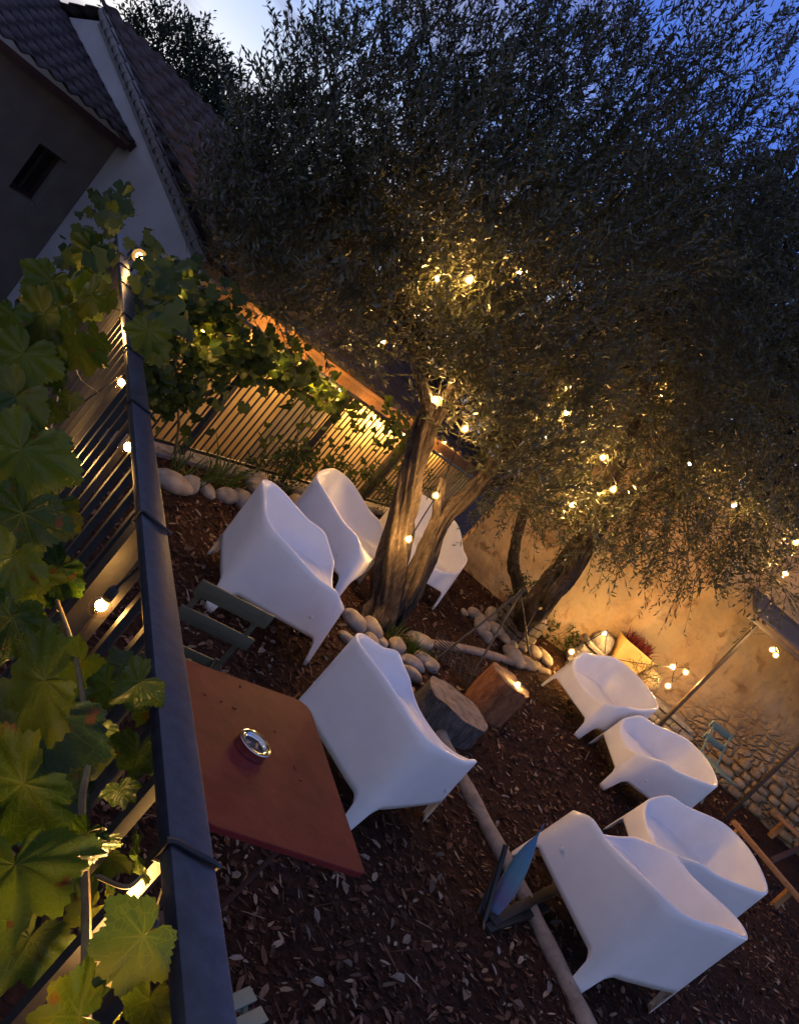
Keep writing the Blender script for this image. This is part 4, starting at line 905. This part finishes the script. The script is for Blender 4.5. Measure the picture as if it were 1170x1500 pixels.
def grate():
    c = G(672, 985); t = thing('fire_grate', 'flat rusty wire grate lying on the mulch below the tripod', 'grate', c)
    mb = MB(); w_, d_ = .36, .26
    for k in range(12): x = -w_+2*w_*k/11; mb.tube([c+Vector((x, -d_, .07-GS*d_)), c+Vector((x, d_, .07+GS*d_))], .004, 6)
    under(mb.build('cross_wires', M['picket']), t)
    mb = MB()
    for k in range(9): y = -d_+2*d_*k/8; mb.tube([c+Vector((-w_, y, .078+GS*y)), c+Vector((w_, y, .078+GS*y))], .004, 6)
    under(mb.build('long_wires', M['picket']), t)
    for sx in (-1, 1):
        for sy in (-1, 1):
            mb = MB(); p = c + Vector((sx*w_, sy*d_, 0)); p.z = gz(p.x, p.y); mb.tube([p + Vector((0, 0, .08)), p], .006, 6); under(mb.build('foot', M['picket']), t)
grate()
# the dark box behind the tripod by the wall tree
def crate():
    c = G(742, 930); t = thing('log_holder', 'dark slatted wood crate standing beside the split olive trunk', 'crate', c, None, (0, 0, rad(-35)))
    for k in range(4):
        mb = MB(); mb.box((0, -.17, .06+.1*k), (.46, .018, .085), None, .004); autosmooth(mb.build('front_slat', M['greybark'], t))
        mb = MB(); mb.box((0, .17, .06+.1*k), (.46, .018, .085), None, .004); autosmooth(mb.build('back_slat', M['greybark'], t))
        for s in (-1, 1):
            mb = MB(); mb.box((s*.239, 0, .06+.1*k), (.018, .32, .085), None, .004); autosmooth(mb.build('side_slat', M['greybark'], t))
    for k in range(5):
        mb = MB(); mb.tube([(-.2, -.1+.05*k, .40+.02*(k % 2)), (.21, -.12+.06*k, .41+.02*(k % 2))], .028, 10); clean(mb.build('firewood', M['pole'], t))
crate()

# folded stool with teal fabric
def stool():
    b = G(716, 1346); t = thing('folded_stool', 'slim folded stool of shiny teal fabric between splayed black legs', 'stool', b)
    tip = P(797, 1207, 4.68); lo = b + Vector((0, 0, .03)); ax = (tip-lo); Ln = ax.length; axn = ax.normalized(); s = axn.cross(F).normalized(); f = axn.cross(s); n = 14; m = 12; V = []
    for i in range(n+1):
        u = i/n; wd = .058*math.sin(PI*min(u*1.05+.08, 1))**.7 if u < .9 else .058*math.sin(PI*min(.9*1.05+.08, 1))**.7*(1-u)/.1 + .003
        for k2 in range(m):
            a = 2*PI*k2/m; q = 1 + .16*math.sin(3*a + u*3); V.append(axn*(u*Ln) + (s*math.cos(a)*wd*q + f*math.sin(a)*wd*.55*q) + Vector((0, 0, .03)))
    mb = MB(); mb.add(V, [(i*m+k2, i*m+(k2+1) % m, (i+1)*m+(k2+1) % m, (i+1)*m+k2) for i in range(n) for k2 in range(m)] + [tuple(range(m)), tuple(n*m+k2 for k2 in range(m))]); clean(mb.build('fabric', M['teal'], t))
    for a, bb, w_ in ((G(708, 1352, .02), P(741, 1238, 4.66), .020), (G(700, 1340, .02), P(732, 1268, 4.72), .018), (G(718, 1352, .03), G(826, 1296, .10), .04), (G(712, 1362, .02), G(800, 1330, .05), .035)):
        mb = MB(); mb.bar(a, bb, w_*1.6, w_, (0, 0, 1), .004); under(autosmooth(mb.build('leg', M['cable'])), t)
    mb = MB(); mb.lathe([(.03, 0), (.035, .02), (.028, .05)], (0, 0, .0), 12); clean(mb.build('tip_cap', M['cable'], t))
stool()

# ------------------------------------------------------------------ back wall, ledge, pergola
WP0 = G(688, 842); WP1 = G(1080, 1176)
WY = 9.85
def wall_pt(px, py, off=0.0):
    d = ray(px, py); t = (WL0-EYE).dot(WN)/d.dot(WN) - off/abs(d.dot(WN)); return EYE + d*t
wd = Vector((WP1.x-WP0.x, WP1.y-WP0.y, 0)).normalized(); WN = Vector((-wd.y, wd.x, 0)); WL0 = Vector((WP0.x, WP0.y, 0))
def garden_wall():
    a = WL0 - wd*.35; b = WL0 + wd*9; nx, nz = 150, 60; H = 4.15; V = []
    for j in range(nz+1):
        for i in range(nx+1):
            p = a.lerp(b, i/nx); z = .6 + (H-.6)*j/nz; q = (p-a).length
            off = .035*mnoise.noise(Vector((q*1.6, z*1.6, 1))) + .012*mnoise.noise(Vector((q*6, z*6, 5)))
            V.append(p - WN*off + Vector((0, 0, z)))
    k = len(V); V += [Vector((a.x, a.y, .6)) + WN*.35, Vector((b.x, b.y, .6)) + WN*.35, Vector((a.x, a.y, H)) + WN*.35, Vector((b.x, b.y, H)) + WN*.35]
    Fc = [(j*(nx+1)+i, j*(nx+1)+i+1, (j+1)*(nx+1)+i+1, (j+1)*(nx+1)+i) for j in range(nz) for i in range(nx)]
    mb = MB(); mb.add(V, Fc + [(k, k+2, k+3, k+1)] + [tuple([nz*(nx+1)+i for i in range(nx+1)] + [k+3, k+2])] + [tuple([j*(nx+1) for j in range(nz+1)] + [k+2, k])])
    o = mb.build('garden_wall', M['wall']); fixn(o); autosmooth(o); rebase(o, a + Vector((0, 0, .9))); tag(o, 'old ochre plaster wall with bare rubble patches behind the pergola', 'wall')
    rs = random.Random(12); mb = MB(); bm0 = bmesh.new(); bmesh.ops.create_icosphere(bm0, subdivisions=2, radius=1)
    row = 0; z = .02
    while z < 1.25:
        s_ = 2.6 + rs.uniform(0, .2); hh = rs.uniform(.075, .14)
        while s_ < 7.2:
            w_ = rs.uniform(.10, .30); edge = .28*(s_-2.9) + .18*mnoise.noise(Vector((s_*1.7, z*1.7, 8)))
            if z < edge and rs.random() < .93:
                c = WL0 + wd*(s_+w_/2) - WN*(.012); c.z = gz(c.x, c.y) + z + hh/2; q = Vector((rs.uniform(0, 40), rs.uniform(0, 40), 0)); vs = []
                for v in bm0.verts:
                    n_ = 1 + .22*mnoise.noise(v.co*1.3 + q); f = lambda t: math.copysign(abs(t)**.6, t)
                    vs.append(c + wd*(f(v.co.x)*w_*.47*n_) - WN*(f(v.co.y)*.05*n_) + Vector((0, 0, f(v.co.z)*hh*.46*n_)))
                mb.add(vs, [[v.index for v in fc.verts] for fc in bm0.faces])
            s_ += w_ + .012
        z += hh + .01
    bm0.free(); r_ = mb.build('rubble_facing', M['rubble'], None, True); under(r_, o)
garden_wall()
def ledge():
    a = wall_pt(838, 945, 0); b = wall_pt(985, 1065, 0); a.z = b.z = 0
    t0 = (a-WL0).dot(wd); t1 = (b-WL0).dot(wd); rs = random.Random(5)
    c = WL0 + wd*((t0+t1)/2); base = Vector((c.x, c.y, gz(c.x, c.y)))
    t = thing('stone_ledge', 'low rubble ledge with a flat top along the plaster wall, pots standing on it', 'ledge', base)
    dpt = .42; hgt = .42; mb = MB()
    for row in range(4):
        s = t0 + rs.uniform(-.1, 0); z = row*.095
        while s < t1:
            w_ = rs.uniform(.12, .26); cc = WL0 + wd*(s+w_/2) - WN*(dpt - .03*rs.random()); gzz = gz(cc.x, cc.y)
            mb.box((cc.x, cc.y, gzz + z + .045), (w_*.95, .12, .088), (wd, WN, Vector((0, 0, 1))), .018); s += w_
    under(autosmooth(mb.build('face_stones', M['greystone'])), t)
    mb = MB(); cc = WL0 + wd*((t0+t1)/2) - WN*(dpt/2+.035); mb.box((cc.x, cc.y, gz(cc.x, cc.y)+hgt-.02), (t1-t0, dpt+.05, .05), (wd, WN, Vector((0, 0, 1))), .012); under(autosmooth(mb.build('top_slab', M['greystone'])), t)
    mb = MB(); mb.box((cc.x, cc.y+.05, gz(cc.x, cc.y)+.17), (t1-t0-.04, dpt-.16, .33), (wd, WN, Vector((0, 0, 1)))); under(mb.build('core', M['greystone']), t)
    return gz(cc.x, cc.y)+hgt+.006
LT = ledge()
def lp(px, py): return L(px, py, LT)
# things on the ledge
def on_ledge(px, py, back=.22):
    d = ray(px, py); c = WL0 - WN*back; k = (c-EYE).dot(WN)/d.dot(WN); p = EYE + d*k; p.z = LT; return p
def planter():
    p = on_ledge(918, 965, .22); t = thing('planter', 'tapered ochre planter with a bronze red grass on the stone ledge', 'planter', p, None, (0, 0, math.atan2(wd.y, wd.x)))
    bm = bmesh.new(); pr = [(.17, .11, 0), (.235, .15, .30), (.245, .16, .30), (.245, .16, .325), (.215, .13, .325), (.205, .12, .28)]; V = []
    for x, y, z in pr: V += [(-x, -y, z), (x, -y, z), (x, y, z), (-x, y, z)]
    mb = MB(); mb.add(V, [(j*4+i, j*4+(i+1) % 4, (j+1)*4+(i+1) % 4, (j+1)*4+i) for j in range(5) for i in range(4)] + [(3, 2, 1, 0)]); fixn(mb.build('box', M['pot_y'], t)); bm.free()
    mb = MB(); mb.add([(-.21, -.125, .29), (.21, -.125, .29), (.21, .125, .29), (-.21, .125, .29)], [(0, 1, 2, 3)]); mb.build('soil', M['mulch'], t)
    r = random.Random(4); V = []; Fc = []
    for i in range(260):
        b = Vector((r.uniform(-.19, .19), r.uniform(-.11, .11), .29)); d = Vector((r.gauss(0, .35), r.gauss(0, .35), 1)); h = r.uniform(.08, .2); w_ = Vector((r.gauss(0, 1), r.gauss(0, 1), 0)).normalized()*.006
        k2 = len(V); V += [b-w_, b+w_, b+d*h*.6+w_, b+d*h*.6-w_, b+d*h+w_*.1+Vector((d.x, d.y, 0))*.05, b+d*h-w_*.1+Vector((d.x, d.y, 0))*.05]; Fc += [(k2, k2+1, k2+2, k2+3), (k2+3, k2+2, k2+4, k2+5)]
    npmesh('plant', [tuple(v) for v in V], Fc, M['redplant'], t)
planter()
def pot(name, label, cat, px, py, back, prof, mat):
    p = on_ledge(px, py, back); t = thing(name, label, cat, p); mb = MB(); mb.lathe(prof, (0, 0, 0), 32); clean(mb.build('body', mat, t)); 
    rim = prof[-1]; mb = MB(); mb.lathe([(rim[0]*.98, rim[1]-.004), (rim[0]*1.06, rim[1]), (rim[0]*1.04, rim[1]+.008), (rim[0]*.9, rim[1]+.006), (rim[0]*.86, rim[1]-.02), (0.001, rim[1]-.022)], (0, 0, 0), 24); clean(mb.build('rim', mat, t))
def rp(r, h, neck=.5): return [(r*.55, 0), (r*.85, h*.18), (r, h*.45), (r*.92, h*.72), (r*neck*1.2, h*.94), (r*neck, h)]
pot('pot', 'round sand coloured pot at the lower end of the stone ledge', 'pot', 962, 985, .2, rp(.15, .24, .62), M['pot_s'])
pot('pot', 'small dark terracotta pot between the planter and the sand coloured pot', 'pot', 940, 972, .24, rp(.075, .13, .6), M['pot_b'])
o = stone(on_ledge(892, 932, .22), .15, 1., 99, 'rounded grey boulder standing on the ledge beside the ochre planter', 'boulder on the ledge', M['greystone'], 1.1)
# pergola
def pergola():
    p0 = G(936, 1092); p1 = G(1060, 1200); t = thing('pergola', 'brown metal pergola frame with a grey canvas roof in front of the plaster wall', 'pergola', p0)
    z1 = P(1098, 910, (p0-EYE).dot(F)).z
    top0 = Vector((p0.x, p0.y, z1)); top1 = Vector((p1.x, p1.y, z1))
    u = (top1-top0); u.z = 0; u.normalize(); v = Vector((-u.y, u.x, 0)); v = v if v.y > 0 else -v
    far = 2.0
    fr = [p0, p1]; tops = [top0, top1]
    for a, b in zip(fr, tops):
        mb = MB(); a = a.copy(); a.z -= .03; mb.bar(a, b, .045, .045, (u.x, u.y, 0), .005); under(autosmooth(mb.build('post', M['post'])), t)
    e0 = top0 - u*.16; e1 = top0 + u*2.8
    mb = MB(); mb.bar(e0 + Vector((0, 0, .03)), e1 + Vector((0, 0, .03)), .05, .06, (0, 0, 1), .004); under(autosmooth(mb.build('beam', M['post'])), t)
    mb = MB(); mb.bar(e0 + v*.55 + Vector((0, 0, .30)), e1 + v*.55 + Vector((0, 0, .30)), .04, .05, (0, 0, 1), .004); under(autosmooth(mb.build('beam', M['post'])), t)
    for k2 in range(4):
        q = top0 + u*(.05+.75*k2) + Vector((0, 0, .065)); mb = MB(); mb.bar(q, q + v*.58 + Vector((0, 0, .27)), .03, .035); under(mb.build('rafter', M['post']), t)
    mb = MB(); mb.bar(top0 - Vector((0, 0, .12)), top0 + u*.14 + Vector((0, 0, -.005)), .012, .012); under(mb.build('brace', M['post']), t)
    n = 20; V = []
    for i in range(n+1):
        for j in range(5):
            q = e0 + (e1-e0)*(i/n) + v*(.56*j/4-.02) + Vector((0, 0, .095 + .27*j/4 - .025*math.sin(PI*((i*.2) % 1))*math.sin(PI*j/4))); V.append(q)
    mb = MB(); mb.add(V, [(i*5+j, (i+1)*5+j, (i+1)*5+j+1, i*5+j+1) for i in range(n) for j in range(4)]); o = mb.build('canvas', M['canopy'], None, True); md = o.modifiers.new('t', 'SOLIDIFY'); md.thickness = .004; under(o, t)
pergola()
def planks():
    t = thing('timber_bench', 'low bench of honey coloured planks by the rubble end of the wall', 'bench', G(1130, 1290))
    for (a, b) in (((1073, 1203), (1200, 1352)), ((1140, 1196), (1210, 1262))):
        mb = MB(); mb.bar(G(*a, .30), G(*b, .30), .10, .05, (0, 0, 1), .006); under(autosmooth(mb.build('plank', M['plank'])), t)
    for x, y in ((1085, 1215), (1160, 1302), (1150, 1204)):
        mb = MB(); q = G(x, y, .28); mb.bar(Vector((q.x, q.y, gz(q.x, q.y)-.02)), q, .06, .06, (1, 0, 0)); under(mb.build('leg', M['plank']), t)
    mb = MB(); mb.bar(G(1128, 1262, .24), G(1185, 1236, .24), .05, .06); under(mb.build('cross_bar', M['darkwood']), t)
planks()

# ------------------------------------------------------------------ houses
def tiles(a, e, s, n_e, n_s, mat, parent, name='roof', amp=.045):
    # pan-tile sheet: corner a, along the eave e, up the slope s
    nrm = e.cross(s).normalized()
    if nrm.z < 0: nrm = -nrm
    le, ls = e.length, s.length; ne = n_e*10; ns = n_s*3; V = []
    for j in range(ns+1):
        for i in range(ne+1):
            ph = (i/10) % 1; row = j//3; fr = (j % 3)/2.
            h = amp*abs(math.sin(PI*ph))**.8 if ph < .62 else amp*.15*abs(math.sin(PI*ph))
            h = amp*(.5+.5*math.cos(2*PI*ph)) + .012*mnoise.noise(Vector((i*.1, row*1.0, 3)))
            step = .03*(1-fr) if j % 3 != 0 or j == 0 else .03
            jj = row + (j % 3)/2.02; t = min(jj/n_s, 1)
            V.append(a + e*(i/ne) + s*t + nrm*(h + step))
    mb = MB(); mb.add(V, [(j*(ne+1)+i, j*(ne+1)+i+1, (j+1)*(ne+1)+i+1, (j+1)*(ne+1)+i) for j in range(ns) for i in range(ne)])
    o = mb.build(name, mat, None, True); md = o.modifiers.new('t', 'SOLIDIFY'); md.thickness = .02; md.offset = -1; return under(o, parent)
def prism(mb, poly, off):
    n = len(poly); mb.add(list(poly) + [p + off for p in poly], [tuple(range(n)), tuple(range(2*n-1, n-1, -1))] + [(i, (i+1) % n, n+(i+1) % n, n+i) for i in range(n)]); return mb
def gable_house():
    A = P(155, 27, 11.5); E = P(305, 392, 10.0); u = Vector((E.x-A.x, E.y-A.y, 0)); half = u.length; u.normalize(); back = Vector((-u.y, u.x, 0)); back = back if back.y > 0 else -back
    t = thing('gable_house', 'grey rendered house with a tiled gable roof behind the vine', 'house', Vector((A.x, A.y, LOW)))
    E2 = A - u*half; E2.z = E.z; D = 7.0
    mb = MB(); E_ = E - u*.16 + Vector((0, 0, .03)); E2_ = E2 + u*.16
    bot = lambda p: Vector((p.x, p.y, LOW-.1))
    prism(mb, [bot(E_), E_, A - Vector((0, 0, .05)), E2_, bot(E2_)], back*D); under(fixn(mb.build('wall', M['gablewall'])), t)
    sl = A - E
    tiles(E - back*.12 + Vector((0, 0, .02)), back*D, sl, 22, 13, M['tile'], t, 'roof')
    sl2 = A - E2; tiles(E2 - back*.12 + Vector((0, 0, .02)), back*D, sl2, 22, 13, M['tile'], t, 'roof')
    # scalloped mortar verge along the gable
    mb = MB(); n = 26
    for k2 in range(n):
        c0 = E.lerp(A, k2/n); c1 = E.lerp(A, (k2+1)/n+.012); mb.tube([c0 - back*.07 + Vector((0, 0, -.0)), c1 - back*.07 + Vector((0, 0, .025))], [.075, .062], 12)
    under(autosmooth(mb.build('verge', M['verge'])), t)
    mb = MB(); nb_ = sl.normalized()
    mb.bar(E - back*.025 - Vector((0, 0, .10)), A - back*.025 - Vector((0, 0, .10)), .05, .09); under(mb.build('verge_band', M['verge']), t)
    mb = MB(); mb.bar(A + u*.0 - Vector((0, 0, .0)) + Vector((0, 0, .06)) - back*.1, A + back*D + Vector((0, 0, .06)), .18, .1, (0, 0, 1), .03); under(mb.build('ridge', M['tile']), t)
    return A, E, u, back
GA, GE, GU, GB = gable_house()
def lean_to():
    # a lower wing in front of the gable, its roof climbing along the gable wall
    d = ray(160, 232); nrm = GB; c = GE; k2 = (c-EYE).dot(nrm)/d.dot(nrm); C0 = EYE + d*k2 - GB*.0
    front = -GB; t = thing('lean_to_wing', 'dark rendered wing with a small black window and pan-tile roof', 'house', Vector((C0.x, C0.y, LOW)))
    Ln = 6.0; ez = P(176, 205, (C0-EYE).dot(F)).z
    a = Vector((C0.x, C0.y, ez)) - GB*.01; up = -GU; W = 4.2; rise = .55
    # wall facing the garden, with a real window opening
    def at(s, z): return a + front*s + Vector((0, 0, z-ez))
    wl = [(px, py) for px, py in ((12, 272), (53, 300), (99, 239), (60, 209))]
    ws = []
    for px, py in wl:
        dd = ray(px, py); kk = (a-EYE).dot(GU)/dd.dot(GU); q = EYE + dd*kk; ws.append(((q-a).dot(front), q.z))
    s0 = min(w_[0] for w_ in ws); s1 = max(w_[0] for w_ in ws); z0 = sorted(w_[1] for w_ in ws); zl = (z0[0]+z0[1])/2; zh = (z0[2]+z0[3])/2
    ssort = sorted(w_[0] for w_ in ws); s0 = (ssort[0]+ssort[1])/2; s1 = (ssort[2]+ssort[3])/2
    bz_ = LOW-.1; mb = MB(); thick = -GU*.28
    for (p, q, r2, s2) in ((0, s0, bz_, ez), (s1, Ln, bz_, ez), (s0, s1, bz_, zl), (s0, s1, zh, ez)):
        prism(mb, [at(p, r2), at(q, r2), at(q, s2), at(p, s2)], thick)
    under(fixn(mb.build('wall', M['housewall'])), t)
    mb = MB(); prism(mb, [at(s0-.02, zl-.02)+thick*.75, at(s1+.02, zl-.02)+thick*.75, at(s1+.02, zh+.02)+thick*.75, at(s0-.02, zh+.02)+thick*.75], thick*.1); wi = under(fixn(mb.build('window', M['black'])), t)
    mb = MB(); o_ = thick*.60
    for (p, q, r2, s2) in ((s0, s0+.05, zl, zh), (s1-.05, s1, zl, zh), (s0+.05, s1-.05, zl, zl+.05), (s0+.05, s1-.05, zh-.05, zh), ((s0+s1)/2-.02, (s0+s1)/2+.02, zl+.05, zh-.05)): prism(mb, [at(p, r2)+o_, at(q, r2)+o_, at(q, s2)+o_, at(p, s2)+o_], thick*.12)
    fr = fixn(mb.build('window_frame', M['darkwood'])); under(fr, t)
    e0 = at(-.0, ez) + GU*.28 + Vector((0, 0, .03)); sl = up*W + Vector((0, 0, W*.27))
    tiles(e0 + front*.05, front*(Ln-.05), sl, 24, 14, M['tile'], t, 'roof', .05)
    mb = MB(); mb.bar(e0 + front*.02 + Vector((0, 0, .0)), e0 + front*.02 + sl, .14, .13, (0, 0, 1), .01); under(mb.build('barge_board', M['darkwood']), t)
    mb = MB(); mb.bar(e0 - Vector((0, 0, .05)) + front*.1, e0 - Vector((0, 0, .05)) + front*Ln, .05, .09); under(mb.build('eave_board', M['darkwood']), t)
lean_to()
def shed():
    o1 = .95; q0 = onfar(371, 437, o1); q1 = onfar(604, 624, o1); z = (q0.z+q1.z)/2
    def at(s, off, zz): p = CORNER + fdir*s + fn*off; return Vector((p.x, p.y, zz))
    s0 = (q0-CORNER).dot(fdir) - .35; s1 = (q1-CORNER).dot(fdir) + 3.2
    t = thing('garden_shed', 'low ochre outbuilding behind the picket fence, lit under its timber eave', 'shed', at(s0, o1, LOW))
    wo = o1+.28; mb = MB(); prism(mb, [at(s0, wo, LOW-.05), at(s1, wo, LOW-.05), at(s1, wo, z-.08), at(s0, wo, z-.08)], fn*.25); under(fixn(mb.build('wall', M['shedwall'])), t)
    mb = MB(); dd = (onfar(410, 640, wo)-CORNER).dot(fdir); prism(mb, [at(dd-.3, wo-.012, .2), at(dd+.42, wo-.012, .2), at(dd+.42, wo-.012, 1.55), at(dd-.3, wo-.012, 1.55)], fn*.01); under(fixn(mb.build('panel', M['shedpanel'])), t)
    k2 = s0; 
    while k2 < s1-.1:
        l = 1.9; mb = MB(); mb.bar(at(k2, o1, z-.10), at(min(k2+l-.012, s1), o1, z-.10), .035, .20, (0, 0, 1), .004); under(autosmooth(mb.build('fascia', M['fascia'])), t); k2 += l
    mb = MB(); mb.bar(at(s0, o1-.012, z-.015), at(s1, o1-.012, z-.015), .07, .05, (0, 0, 1), .01); under(mb.build('eave_trim', M['plank']), t)
    k2 = s0+.2
    while k2 < s1:
        mb = MB(); mb.bar(at(k2, o1+.03, z-.06), at(k2, wo-.002, z-.03), .06, .08); under(mb.build('rafter_end', M['fascia']), t); k2 += .6
    tiles(at(s0, o1-.05, z+.02), fdir*(s1-s0), fn*4.5 + Vector((0, 0, 1.35)), int((s1-s0)/.24), 14, M['tile'], t, 'roof', .045)
shed()
